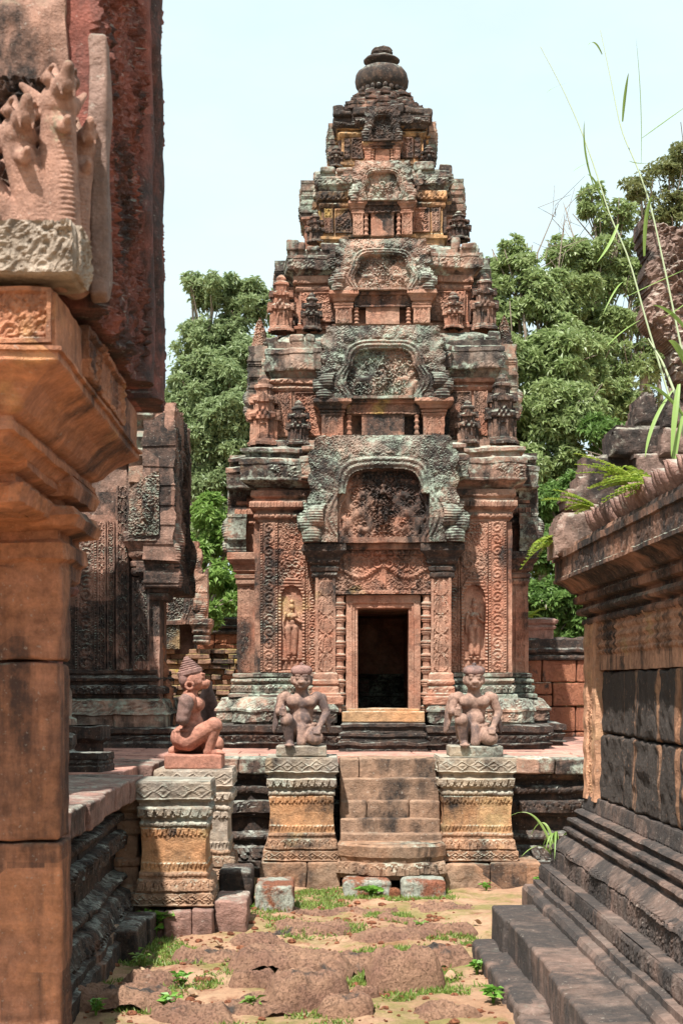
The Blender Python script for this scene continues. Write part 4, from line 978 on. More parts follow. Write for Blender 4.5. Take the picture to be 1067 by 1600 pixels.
lb(b, 'carved_band', 'libs', wear=.004)
b = MB()
def strip(U, V):
    e = np.abs(U) > .085
    return np.where(e, .012+.004*np.cos(V*40), .010*spirals(U, V, .05, 3, sym=False)-.004)
relief(b, (WX-.016, 8.80, .90), (0, -1, 0), .38, 1.06, strip, res=.008, depth=.2)
box2(b, WX-.016, WX+.2, 8.99, 9.02, .9, 1.96, .006)
lb(b, 'corner_pilaster', 'libo', wear=.003)
b = MB()
mould(b, LP, [(.0, 1.945), (.03, 1.955), (.035, 1.97), (.03, 1.985), (.01, 1.99), (.01, 2.005), (.055, 2.015), (.065, 2.03), (.055, 2.05), (.03, 2.055), (.03, 2.075), (.07, 2.085, 'ribs', .03, .010), (.075, 2.125), (.06, 2.13), (.06, 2.145), (.09, 2.15), (.12, 2.185), (.165, 2.21), (.185, 2.215), (.185, 2.235), (.175, 2.24, 'carve', .1, .006), (.175, 2.345), (.19, 2.35), (.19, 2.385), (.13, 2.395), (.12, 2.44), (-.1, 2.45)], seg=.014, rs=.010, jit=.03, blk=.8, seed=9)
lb(b, 'cornice', 'libc', wear=.0035, ws=13)
# leaf antefixes along the cornice
g = MB(); t = np.linspace(0, 1, 9); wv = .052*np.sin(np.pi*np.clip(t*.93+.14, 0, 1))**.6
P = np.zeros((9, 7, 3)); s = np.linspace(-1, 1, 7)
for i in range(9):
    P[i, :, 1] = s*wv[i]; P[i, :, 2] = t[i]*.155-(.02*t[i]**4); P[i, :, 0] = -.05*np.sin(t[i]*2.4)+.028*np.abs(s)**1.5-.03*t[i]**5+.012*np.abs(np.cos(s*3.1))
g.grid(P); P2 = P.copy(); P2[..., 0] = .06; g.grid(P2[:, ::-1])
for sl_ in (0, -1): g.grid(np.stack([P[:, sl_], P2[:, sl_]], 1))
g.grid(np.stack([P[-1], P2[-1]], 0))
af = g.build('antefix', M['plum'], LB, wear=.003, ws=20)
first = True; y = 8.25
while y > 4.6:
    if not (7.62 < y < 7.72):
        o = af if first else dup(af, LB); first = False
        o.location = (1.545-WX+rnd(-.006, .006), y-WY, 2.438); o.rotation_euler = (rnd(-.06, .06), rnd(-.08, .06), rnd(-.1, .1)); s = rnd(.74, .95); o.scale = (s, s, s)
    y -= .098
b = MB(); a = np.linspace(0, 1.25, 16); ys = np.linspace(2.6, 8.45, 40)
P = np.zeros((16, 40, 3)); P[..., 0] = (1.64+1.9*(1-np.cos(a)))[:, None]; P[..., 2] = (2.435+.20*np.sin(a))[:, None]; P[..., 1] = ys[None]
b.grid(P); P2 = P[:, -1]; b.grid(np.stack([P2, P2*np.array([0, 1, 0])+np.array([2.9, 0, 2.44])], 0))
lb(b, 'roof', 'plum', wear=.02, ws=4)
# rough gable stones at the far end
for poly, d, dep in (([(868, 868), (866, 840), (872, 812), (880, 800), (940, 796), (960, 870)], 8.78, .3),
                     ([(905, 800), (884, 790), (881, 775), (888, 762), (903, 760), (904, 745), (912, 742), (914, 712), (925, 706), (930, 711), (990, 706), (1010, 800)], 8.92, .3),
                     ([(953, 712), (956, 680), (962, 666), (1035, 664), (1038, 712)], 8.84, .32),
                     ([(990, 664), (997, 620), (1008, 611), (1022, 614), (1030, 640), (1036, 664)], 8.94, .25),
                     ([(1034, 668), (1040, 640), (1052, 612), (1066, 598), (1090, 604), (1098, 668)], 8.8, .3),
                     ([(1030, 712), (1037, 668), (1110, 664), (1120, 712)], 8.7, .3),
                     ([(1004, 800), (992, 706), (1130, 704), (1140, 800)], 8.74, .3)):
    b = MB(); plate(b, poly, d, dep, lambda U, V: .012*n2(U, V, 7)+.006*n2(U, V, 25, 2)); lb(b, 'gable_block', 'gable', wear=.004, ws=14)
b = MB()
NP = [(1003, 338), (1020, 341), (1040, 352), (1060, 356), (1075, 338), (1095, 332), (1130, 300), (1190, 330), (1250, 480), (1280, 700), (1280, 900), (1190, 905), (1140, 760), (1100, 660), (1072, 600), (1056, 590), (1048, 560), (1056, 545), (1030, 520), (1012, 500), (1009, 486), (1018, 455), (1012, 440), (1008, 420), (1016, 396), (1006, 378)]
plate(b, NP, 7.6, .22, lambda U, V: .075*spirals(U, V, .17, 4, sym=False)+.02*n2(U, V, 9), res=.009)
lb(b, 'naga_gable', 'gable', wear=.010, ws=14)
b = MB()
slab_row(b, 0, False, 3.0, 8.80, 1.055, 1.40, -.1, .28, .45, .85, .016)
lb(b, 'plinth_step', 'libb', wear=.007, ws=6)
b = MB()
slab_row(b, 0, False, 3.0, 8.74, .93, 1.12, -.15, .085, .35, .7, .03)
lb(b, 'plinth_footing', 'libb', wear=.011, ws=6)
# ---------------------------------------------------------------- gate building close on the left
GB = thing('gate_building', (-.8, 3.8, 0), 'large orange pillar and overhanging carved eave with serpent heads, close by on the left', 'building')
GO = (-.8, 3.8, 0)
def gb(mb, name, mat, **k):
    k.setdefault('wear', .004); return mb.build(name, M[mat], GB, org=GO, **k)
b = MB()
for z0, z1, j in ((-.05, .62, .004), (.62, 1.195, 0), (1.20, 1.652, .006), (1.657, 1.90, 0)):
    rbox(b, (-.905-j, 3.80, (z0+z1)/2), (.52, .16, z1-z0-.002), .010, 44)
gb(b, 'pillar', 'orange', wear=.0042, ws=17)
b = MB()
mould(b, rect(-1.16, -.725, 4.0, 4.2), [(0, -.05), (0, 1.84), (.035, 1.85), (.04, 1.865), (.03, 1.885), (0, 1.89), (0, 1.915), (.045, 1.925), (.05, 1.95), (.03, 1.97), (.0, 1.975), (0, 2.15)], seg=.03, rs=.01)
gb(b, 'pilaster', 'maroon', wear=.005, ws=9)
b = MB()
mould(b, rect(-1.19, -.655, 3.74, 4.0), [(.0, 1.86), (.012, 1.87), (.015, 1.905), (.03, 1.915), (.028, 1.955), (.012, 1.965), (.01, 1.985), (.055, 1.995), (.065, 2.02), (.05, 2.045), (.015, 2.05), (.015, 2.065), (.05, 2.07), (.06, 2.10), (.05, 2.12)], seg=.012, rs=.008, jit=.01)
mould(b, rect(-1.25, -.70, 3.35, 3.80), [(.0, 2.0), (.03, 2.01, 'ribs', .05, .012), (.04, 2.05), (.02, 2.055), (.02, 2.07), (.05, 2.08), (.05, 2.13)], seg=.012, rs=.008)
gb(b, 'capital', 'orange', wear=.005, ws=12)
b = MB()
BP = rect(-1.7, -.615, 3.005, 4.095)
mould(b, BP, [(-.15, 2.09), (-.05, 2.09), (-.03, 2.10), (-.012, 2.118), (0, 2.12), (.0, 2.138), (-.008, 2.14), (-.008, 2.15), (.006, 2.155), (.02, 2.165), (.036, 2.185), (.056, 2.205), (.083, 2.222), (.103, 2.232), (.108, 2.236), (.108, 2.252), (.116, 2.254), (.116, 2.262), (.104, 2.264)], seg=.012, rs=.006, jit=.006, blk=.5)
gb(b, 'eave_cove', 'orange', wear=.004, ws=9)
b = MB()
mould(b, BP, [(.10, 2.262), (.103, 2.264), (.103, 2.275, 'x', .1, .0), (.103, 2.37), (.085, 2.385), (.06, 2.392), (.06, 2.405), (-.1, 2.41)], seg=.01, rs=.006)
relief(b, (-.90, 2.902, 2.268), (1, 0, 0), .76, .108, lambda U, V: .012*spirals(U, V, .055, 6, sym=False)*(1-border(U, V, .76, .108, .012))+.014*border(U, V, .76, .108, .010), res=.004, depth=.03)
relief(b, (-.512, 3.52, 2.268), (0, 1, 0), .60, .115, lambda U, V: .012*spirals(U, V, .06, 8, sym=False)+.012*border(U, V, .6, .115, .012), res=.005, depth=.03)
gb(b, 'eave_frieze', 'orange', wear=.003, ws=12)
b = MB()
box2(b, -1.25, -.47, 2.86, 3.02, 2.395, 2.498, .012, 22)
def hamsa(U, V):
    s = .022*spirals(U, V, .075, 15, sym=False)
    body = np.sqrt(np.clip(1-((U-.11)/.085)**2-((V-.062)/.036)**2, 0, 1))*.035*(1+.15*np.cos((U+V)*260))
    return np.maximum(s, body)
relief(b, (-.86, 2.862, 2.40), (1, 0, 0), .77, .098, hamsa, res=.0035, depth=.03)
relief(b, (-.468, 2.945, 2.40), (0, 1, 0), .13, .095, lambda U, V: .012*spirals(U, V, .045, 5), res=.005, depth=.03)
gb(b, 'serpent_base', 'pale', wear=.003, ws=20)
# five-headed serpent
g = MB()
fw = np.array([.42, -.90, .0]); fw /= np.linalg.norm(fw); sd = np.array([-fw[1], fw[0], 0]); upv = np.array([0, 0, 1.0])
for k, (dx, dy, hz, s) in enumerate(((0, 0, 2.752, 1.0), (-.080, .0, 2.69, .97), (-.158, .01, 2.625, .94), (.028, .11, 2.70, .85), (.034, .20, 2.64, .75), (-.235, .02, 2.57, .9))):
    bx, by = -.520+dx*.42, 2.985+dy*.5; hx, hy = -.520+dx, 2.96+dy
    p0, p1, p2 = np.array((bx, by, 2.44)), np.array((bx+(hx-bx)*.35, by-.015, 2.46+(hz-2.46)*.5)), np.array((hx, hy, hz-.01))
    tt = np.linspace(0, 1, 14); pt = ((1-tt)**2)[:, None]*p0+(2*tt*(1-tt))[:, None]*p1+(tt**2)[:, None]*p2; rad = s*(.047-.012*tt)
    for q in range(13): cap(g, pt[q], pt[q+1], rad[q], rad[q+1])
    for q in range(30):                                       # fine scales along the throat
        m_ = p0*(1-q/30)**2+2*(q/30)*(1-q/30)*p1+(q/30)**2*p2; r_ = s*(.047-.012*q/30); ell(g, m_+fw*r_*.84, (r_*.62, r_*.27, .0042), 7)
    c = np.array((hx, hy, hz)); h_ = 1.32; W_ = lambda a_, b_, c_: tuple(c+s*h_*(fw*a_+sd*b_+upv*c_))
    s = s*h_*.98
    def K(a_, b_, r0, r1): s_ = s/h_; cap(g, tuple(c+s_*h_*(fw*a_[0]+sd*a_[1]+upv*a_[2])), tuple(c+s_*h_*(fw*b_[0]+sd*b_[1]+upv*b_[2])), r0*s, r1*s)
    K((-.004, 0, 0), (.004, 0, .008), .031, .030)
    K((.0, 0, .016), (.046, 0, .024), .024, .017); K((.046, 0, .024), (.062, 0, .044), .016, .009)
    K((.0, 0, -.022), (.044, 0, -.040), .018, .011); K((.044, 0, -.040), (.058, 0, -.032), .010, .006)
    for q in (-1, 1):
        K((.020, q*.020, .036), (.022, q*.020, .037), .0095, .0095); K((.0, q*.023, .044), (.034, q*.018, .052), .006, .004)
        K((-.012, q*.026, .012), (-.026, q*.050, .040), .013, .005); K((.054, q*.011, .018), (.058, q*.010, .002), .004, .002)
    K((-.008, 0, .028), (-.026, 0, .078), .017, .005)
o = remesh(g, 'serpent', M['naga'], GB, .0030, 1, .25, .0012); o.location = (.8, -3.8, 0)
b = MB()
relief(b, (-.98, 3.12, 2.43), (1, 0, 0), .90, .95, lambda U, V: np.where(V < .45+.05*n2(U, V, 8), .045*spirals(U, V, .085, 7, sym=False), .012*n2(U, V, 9))+.014*n2(U, V, 22, 4), res=.006, depth=.2)
gb(b, 'end_wall', 'naga', wear=.005, ws=12)
b = MB(); box2(b, -.475, -.436, 3.065, 3.13, 2.405, 2.95, .010, 22); gb(b, 'edge_pillar', 'gable', wear=.006, ws=14)
b = MB()
def gped(U, V):
    rim = .66+.07*np.abs(np.sin(np.pi*(V+.08)/.52))-.14*(V/1.5)**2; r2 = rim-.24
    out = .03+.016*spirals(U, V, .055, 3, sym=False); fol = .005+.048*spirals(U, V, .085, 4, sym=False)
    rd = .012+.045*np.sqrt(np.clip(1-((U-rim)/.06)**2, 0, 1)); rc = -.05+.035*np.sqrt(np.clip(1-((U-rim+.15)/.035)**2, 0, 1))*(.6+.4*np.cos(V*6.283/.045))
    in_ = .02+.035*np.sqrt(np.clip(1-((U-r2)/.05)**2, 0, 1))
    return np.where(U > rim+.06, out, np.where(U > rim-.06, rd, np.where(U > r2+.05, rc, np.where(U > r2-.05, in_, fol))))
relief(b, (-.492, 3.50, 2.40), (0, 1, 0), 1.76, 1.6, gped, res=.0075, mask=lambda U, V: (U > -.36) & (U < .89-.19*(V/1.5)**2+.012*np.abs(np.sin(V*32))+.01*np.sin(V*9)-.22*np.clip(.12-V, 0, 1)), depth=.13)
gb(b, 'pediment', 'maroon', wear=.003, ws=14)
# ---------------------------------------------------------------- long hall out of frame on the left: it shades the left platform
b = MB()
mould(b, rect(-5, -1.90, 6.9, 8.4), [(.05, .95), (.05, 1.3), (0, 1.35), (0, 4.1), (-.3, 4.3), (-1.2, 4.7)], seg=.2)
mould(b, rect(-5, -2.42, 8.4, 12.4), [(.05, .95), (.05, 1.3), (0, 1.35), (0, 5.5), (-.1, 5.8), (-.6, 6.2)], seg=.2)
o = b.build('long_hall', M['red'], None, wear=.02, org=(-3.4, 9.6, .95)); o.location = (-3.4, 9.6, .95); tag(o, 'stone hall beyond the left edge of the photo shading the left platform', 'building')
# ---------------------------------------------------------------- second tower, behind on the left
ST = thing('shaded_tower', (-2.3, 14.6, .98), 'shaded brown carved temple tower between the big left pillar and the ruined gable', 'temple tower')
SO = (-2.3, 14.6, .98)
def sb(mb, name, mat, **k):
    k.setdefault('wear', .005); return mb.build(name, M[mat], ST, org=SO, **k)
b = MB(); SP = [(-4.3, 14.05), (-1.78, 14.05), (-1.78, 14.0), (-1.56, 14.0), (-1.56, 15.3), (-1.78, 15.3), (-1.78, 16.0), (-4.3, 16.0)]
mould(b, SP, [(.30, .97), (.30, 1.03), (.26, 1.05, 'lotus', .08, .02), (.27, 1.10), (.24, 1.11), (.28, 1.13), (.28, 1.17), (.14, 1.18)], jit=.02, seed=4)
sb(b, 'base_plinth', 'dark', wear=.010)
b = MB(); mould(b, SP, [(.13, 1.175), (.13, 1.29), (.15, 1.30), (.13, 1.32, 'carve', .1, .012), (.09, 1.44), (.0, 1.46)], jit=.02, seed=6); sb(b, 'base_course', 'green', wear=.010)
b = MB(); mould(b, SP, [(.05, 1.455), (.05, 1.49), (.07, 1.50, 'lotus', .07, .03), (.07, 1.57), (.03, 1.58), (.03, 1.61), (.07, 1.62), (.08, 1.645), (.05, 1.66), (.03, 1.67), (.05, 1.69), (.05, 1.72), (.0, 1.73)], jit=.01); sb(b, 'base_moulding', 'dark', wear=.006)
b = MB(); mould(b, SP, [(0, 1.72), (0, 3.7), (.06, 3.75), (.06, 3.9), (.02, 3.95), (.10, 4.05), (.10, 4.2), (-.1, 4.3)], seg=.05); sb(b, 'wall', 'shade', wear=.006)
for xa, xb, fn, y in ((118, 152, 'sc', 14.02), (153, 166, 'lf', 14.03), (168, 180, 'sc', 14.03), (182, 203, 'lf', 13.99), (207, 234, 'lf', 13.93)):
    x0, x1 = px(xa, y), px(xb, y); wd = x1-x0; b = MB(); hh = 1.42 if fn == 'sc' or y > 14 else 1.30
    if xa == 182: hh = 1.75
    if xa == 207: hh = .88
    relief(b, ((x0+x1)/2, y, 1.72), (1, 0, 0), wd, hh, (scroll_strip if fn == 'sc' else leaf_strip)(wd, hh, .024), res=.0085, depth=.12)
    sb(b, 'carved_strip', 'shade', wear=.003)
b = MB(); capital(b, px(209, 13.9), px(232, 13.9), 13.9, 2.62, 3.02, .09, .5); sb(b, 'capital', 'shade')
b = MB(); x0, x1 = px(202, 13.8), px(249, 13.8); zz = pz(836, 13.8)
f5 = lambda U, V: .03*spirals(U, V, .085, 31, sym=False)+np.maximum(0, .06*np.sqrt(np.clip(1-((U-.03)/.06)**2-((V-.30)/.2)**2, 0, 1)))
relief(b, ((x0+x1)/2, 13.8, zz), (1, 0, 0), x1-x0, .60, f5, res=.009, mask=lambda U, V: V < .46+.16*(U/(x1-x0)+.5)-.25*np.clip(-U-.02, 0, 1), depth=.25)
sb(b, 'serpent_block', 'green', wear=.006)
b = MB(); mould(b, rect(px(203, 14), px(228, 14), 13.92, 14.3), [(0, 3.5), (0, 3.7), (.05, 3.74), (.05, 3.80), (.02, 3.82), (.04, 3.86), (.07, 3.92), (.03, 3.96), (.0, 4.0), (.04, 4.06), (.09, 4.12), (.09, 4.26), (.0, 4.3)], seg=.02); sb(b, 'upper_pilaster', 'green', wear=.007)
b = MB(); box2(b, px(228, 14), px(252, 14), 13.98, 15.4, 3.2, 4.2, .02, 12); sb(b, 'porch_wall', 'shade', wear=.008)
m6 = lambda U, V: np.abs(U) < .86-.06*(V < .25)-.10*np.clip((V-1.3)/.4, 0, 1)**2+.02*np.abs(np.sin(V*17))
b = MB(); f, m = ped(1.75, 1.75, deep=.06, amp=.05, cell=.12, seed=6, flame=.05)
relief(b, (-1.36, 14.68, 2.50), (0, 1, 0), 1.75, 1.75, f, res=.011, mask=m6, depth=.27)
sb(b, 'pediment', 'shade', wear=.012, ws=6)
b = MB(); capital(b, -1.62, -1.42, 13.95, 2.40, 2.72, .08, .5); relief(b, (-1.54, 13.98, 1.2), (1, 0, 0), .10, 1.4, leaf_strip(.10, 1.4, .01), res=.01, depth=.3); sb(b, 'door_jamb', 'shade', wear=.006)
b = MB(); plate(b, [(246, 1150), (243, 990), (247, 900), (250, 1000), (256, 1012), (252, 1030), (262, 1042), (258, 1060), (268, 1075), (270, 1100), (276, 1150)], 14.6, .25, lambda U, V: .015*n2(U, V, 8)); sb(b, 'broken_slab', 'orange', wear=.008)
# ---------------------------------------------------------------- ruined gable and wall behind
RB = thing('ruined_gable', (-2.0, 20.0, .98), 'small ruined red gable above mossy yellow brickwork, behind the armless red statue', 'ruin')
RO = (-2.0, 20.0, .98)
b = MB(); f, m = ped(1.28, 1.18, deep=.05, amp=.035, cell=.10, seed=17)
relief(b, (px(252, 20.0), 19.9, pz(976, 20.0)), (1, 0, 0), 1.28, 1.12, f, res=.011, mask=lambda U, V: m(U, V*1.0) | ((U > .43) & (U < .68) & (V < .5+.3*(U-.43)/.24)), depth=.2)
b.build('pediment', M['red'], RB, org=RO, wear=.008)
b = MB(); capital(b, px(306, 20.0), px(326, 20.0), 19.85, pz(1006, 20.0), pz(968, 20.0), .06, .3); b.build('capital', M['red'], RB, org=RO, wear=.006)
b = MB(); relief(b, (px(260, 20.0), 19.92, pz(1014, 20.0)), (1, 0, 0), .38, .33, lambda U, V: .03*spirals(U, V, .07, 4), res=.01, depth=.1); b.build('carved_panel', M['ochre'], RB, org=RO, wear=.004)
b = MB(); rr = random.Random(8)
for r in range(17):
    z = pz(1150, 20.0)+r*.070; x = px(236, 20.0); xe = px(378-max(0, r-12)*9, 16.5); 
    while x < xe:
        L = rr.uniform(.11, .31); dy = rr.uniform(-.09, .09)+(.1 if r > 9 else 0)
        if rr.random() > .10: rbox(b, (x+L/2, 20.1+dy, z+.029), (L-.008, .42, .066), .014, 3)
        x += L
b.build('brickwork', M['mossy'], RB, org=RO, wear=.010, ws=9)
b = MB(); box2(b, px(236, 20.3), px(306, 20.3), 20.12, 20.6, .98, pz(850, 20.3)-.3, .02, 8); b.build('core_wall', M['plum'], RB, org=RO, wear=.01)
b = MB(); lathe(b, [(.14, 0), (.15, .1), (.13, .25), (.15, .34), (.16, .42), (.12, .52), (.08, .60), (.075, .66), (.0, .69)], (0, 0, 0), 22)
o = b.build('stone_stump', M['statdark'], None, smooth=True, wear=.02, ws=6); o.location = (px(325, 17.0), 17.0, .985); o.scale = (.75, .8, .95)
tag(o, 'dark weathered torso shaped stump standing between the red armless statue and the lit tower', 'stone stump')
def lat_wall(name, lab, x0, x1, y, z0, rows, seed, capz=None, mat='latw'):
    t = thing(name, ((x0+x1)/2, y, z0), lab, 'wall'); o_ = ((x0+x1)/2, y, z0); rr = random.Random(seed); b = MB(); z = z0
    for h in rows:
        x = x0-rr.uniform(0, .4)
        while x < x1:
            L = rr.uniform(.28, .62); a = max(x, x0); e = min(x+L, x1)
            if e-a > .06:
                if rr.random() < .15 and h > .25:
                    for zq in (0, .5): rbox(b, ((a+e)/2, y+.2+rr.uniform(-.012, .012), z+h*(.25+zq)), (e-a-.010, .4, h*.5-.010), .016, 12)
                else: rbox(b, ((a+e)/2, y+.2+rr.uniform(-.012, .012), z+h/2), (e-a-.010, .4, h-.010), .018, 14)
            x += L
        z += h
    b.build('block_courses', M[mat], t, org=o_, wear=.008, ws=8)
    b = MB(); mould(b, rect(x0, x1, y, y+.42), [(-.02, z-.01), (.04, z+.0), (.05, z+.02), (.04, z+.045), (.0, z+.05), (.0, z+.075), (.05, z+.085), (.055, z+.11), (.02, z+.13), (.02, z+.22), (-.05, z+.25)], seg=.03, jit=.03, blk=.5)
    b.build('coping', M['dark'], t, org=o_, wear=.010); return t, z+.24
zr = [pz(y, 16.5) for y in (1155, 1100, 1061, 1024)]
W1, zt = lat_wall('laterite_wall', 'red laterite block wall with a dark moulded coping, behind the tower on the right', px(700, 16.5), 7.5, 16.5, .98, [.07, .285, .27, .255], 3)
o_ = ((px(700, 16.5)+7.5)/2, 16.5, .98)
b = MB(); mould(b, rect(px(806, 16.5), px(866, 16.5), 16.52, 16.85), [(0, zt-.03), (0, zt+.10), (.02, zt+.105), (.03, zt+.13), (.01, zt+.15), (.04, zt+.17), (.05, zt+.21), (.0, zt+.23)], seg=.03, jit=.02); b.build('merlon', M['plum'], W1, org=o_, wear=.01)
W2, _ = lat_wall('laterite_wall', 'dark low laterite wall behind the ruined gable on the left', -5, px(520, 21.5), 21.5, .9, [.28, .28, .26, .30, .30], 9, mat='lat')
# ---------------------------------------------------------------- ground
def uneven(X, Y):
    P = np.stack([X.ravel(), Y.ravel(), 0*X.ravel()], 1)
    return (.030*vnoise(P*1.7, 1)+.018*vnoise(P*5, 2)+.008*vnoise(P*13, 3)+.004*vnoise(P*31, 4)).reshape(X.shape)
def axis(lo, a, b_, hi, st): return np.concatenate([-np.geomspace(-lo, max(.2, -a)+.3, 16) if lo < 0 else np.linspace(lo, a, 8, endpoint=False), np.arange(a, b_, st), np.geomspace(b_+.2, hi, 18)])
xs = axis(-700, -2.2, 2.0, 700, .022)
ys = np.concatenate([np.linspace(-60, 5.5, 20, endpoint=False), np.arange(5.5, 11.8, .028), np.geomspace(12, 1200, 26)])
X, Y = np.meshgrid(xs, ys, indexing='ij')
near = np.exp(-np.clip((np.abs(X)-2.5)/2, 0, 9))*(Y < 14)
Z = uneven(X, Y)*near
b = MB(); b.grid(np.stack([X, Y, Z], -1))
tag(b.build('ground', M['ground'], None, smooth=True), kind='structure')
def gz(x, y): return float(uneven(np.array([[x]]), np.array([[y]]))[0, 0])
# worn laterite slabs sunk in the earth
def slab(x, y, wx, wy, h, lab, rz=0, mat='latg'):
    n = 80; b = MB(); u = np.linspace(-1, 1, n); U, V = np.meshgrid(u, u, indexing='ij')
    off = rng.uniform(0, 40, 2)
    ang = np.arctan2(V, U); wob = .16*n2(np.cos(ang)+off[0], np.sin(ang)+off[1], 1.3)
    q = (np.abs(U)**3.4+np.abs(V)**3.4)**(1/3.4)*(1+wob)
    prof = np.clip(1.0-np.clip(q-.62, 0, 1)/.36, -.9, 1); prof = np.where(prof > 0, np.sin(prof*np.pi/2)**.8, prof*1.2)
    px_ = U*wx/2*1.15; py_ = V*wy/2*1.15
    z = 1.5*h*np.sign(prof)*np.abs(prof)**.7-.016+.020*n2(px_+off[0], py_, 6)+.016*n2(px_, py_+off[1], 15)+.011*n2(px_+off[0], py_, 34)+.008*n2(px_, py_+off[0], 70)-.012-.030*np.clip(n2(px_, py_, 24, 6)-.15, 0, 1)-.022*np.clip(n2(px_+off[1], py_, 11, 8)-.25, 0, 1)
    cz, sn = math.cos(rz), math.sin(rz); gx_, gy_ = px_*cz-py_*sn, px_*sn+py_*cz; z = z+uneven(gx_+x, gy_+y)
    b.grid(np.stack([gx_, gy_, z], -1))
    o = b.build('laterite_slab', M[mat], None, smooth=True); o.location = (x, y, 0)
    return tag(o, lab, 'stone slab', 'worn laterite slabs sunk in the path')
def G(x, y):
    d = EYE*F/(y-VY); return px(x, d), d
for (cx, cy, wx, wy, h, rz, lab) in (
    (632, 1540, .46, .40, .13, .1, 'rounded dark laterite boulder standing clear of the sand, nearest the right steps'),
    (455, 1515, .78, .55, .10, -.1, 'broad worn laterite slab just left of the rounded boulder'),
    (485, 1575, .50, .36, .12, .2, 'rough laterite lump in the foreground below the broad slab'),
    (170, 1570, .75, .50, .07, .1, 'big flat laterite slab at the bottom beside the left pillar'),
    (330, 1500, .60, .45, .05, .3, 'half buried laterite slab in the middle of the left path'),
    (560, 1505, .34, .40, .06, 0, 'narrow laterite slab between the broad slab and the boulder'),
    (690, 1500, .40, .35, .06, .2, 'flat laterite slab touching the library footing'),
    (610, 1470, .62, .50, .05, -.15, 'dark laterite slab behind the rounded boulder'),
    (490, 1455, .62, .50, .04, .1, 'low reddish laterite slab at the centre of the path'),
    (690, 1455, .52, .40, .05, .2, 'laterite slab near the far end of the right plinth'),
    (560, 1425, .70, .45, .03, 0, 'faint sunken laterite slab a pace before the stairs'),
    (690, 1420, .55, .35, .03, .1, 'thin dark laterite slab before the right foundation course'),
    (420, 1580, .45, .32, .06, .2, 'mossy edged laterite slab at the bottom left of the rough lump'),
    (300, 1590, .50, .36, .05, -.2, 'crumbling laterite slab at the bottom among small weeds'),
    (570, 1560, .18, .12, .05, .4, 'small pale brown stone at the left side of the boulder'),
    (235, 1540, .36, .30, .05, .3, 'small rough laterite slab between the kerb blocks and the big flat slab'),
    (395, 1545, .30, .28, .07, .1, 'humped laterite lump left of the broad worn slab'),
    (540, 1590, .30, .24, .07, -.2, 'knobbly laterite lump at the bottom below the boulder'),
    (700, 1590, .42, .30, .04, .1, 'pale laterite slab at the bottom next to the library footing'),
    (400, 1470, .40, .30, .04, .2, 'thin laterite slab before the squarish lichened block'),
    (620, 1440, .34, .26, .04, -.3, 'small dark laterite slab between the path centre and the right plinth'),
    (480, 1425, .40, .30, .03, .3, 'small sunken laterite slab right of the lichened laterite block')):
    x, y = G(cx, cy); slab(x, y, wx*.78, wy*.74, h, lab, rz)
# ---------------------------------------------------------------- plants
def leaves(mb, base, dirn, L, W, fold=.25, up=None):
    """diamond leaves, vectorised: base, direction (n,3), length, width"""
    n = len(base); d = dirn/np.linalg.norm(dirn, axis=1, keepdims=True); L = np.broadcast_to(L, n)[:, None]; W = np.broadcast_to(W, n)[:, None]
    r = rng.normal(size=(n, 3))*.5+np.array([0, 0, 1.0]); s = np.cross(d, r); s /= np.linalg.norm(s, axis=1, keepdims=True)+1e-9; nn = np.cross(s, d)
    mid = base+d*L*.45; tip = base+d*L-nn*L*.12
    V = np.stack([base, mid+s*W*.5+nn*W*fold, tip, mid-s*W*.5+nn*W*fold], 1).reshape(-1, 3)
    return mb.add(V, np.arange(4*n).reshape(-1, 4))
def rosettes(mb, tips, axis_, k, L, W, spread=1.0):
    n = len(tips); a = np.repeat(axis_, k, 0); t = np.repeat(tips, k, 0)
    r = rng.normal(size=(n*k, 3)); r -= a*(r*a).sum(1)[:, None]; r /= np.linalg.norm(r, axis=1, keepdims=True)+1e-9
    d = a*rng.uniform(.1, .7, (n*k, 1))+r*spread; d[:, 2] -= .08
    return leaves(mb, t+d*.01, d, L*rng.uniform(.7, 1.25, n*k), W*rng.uniform(.8, 1.2, n*k))
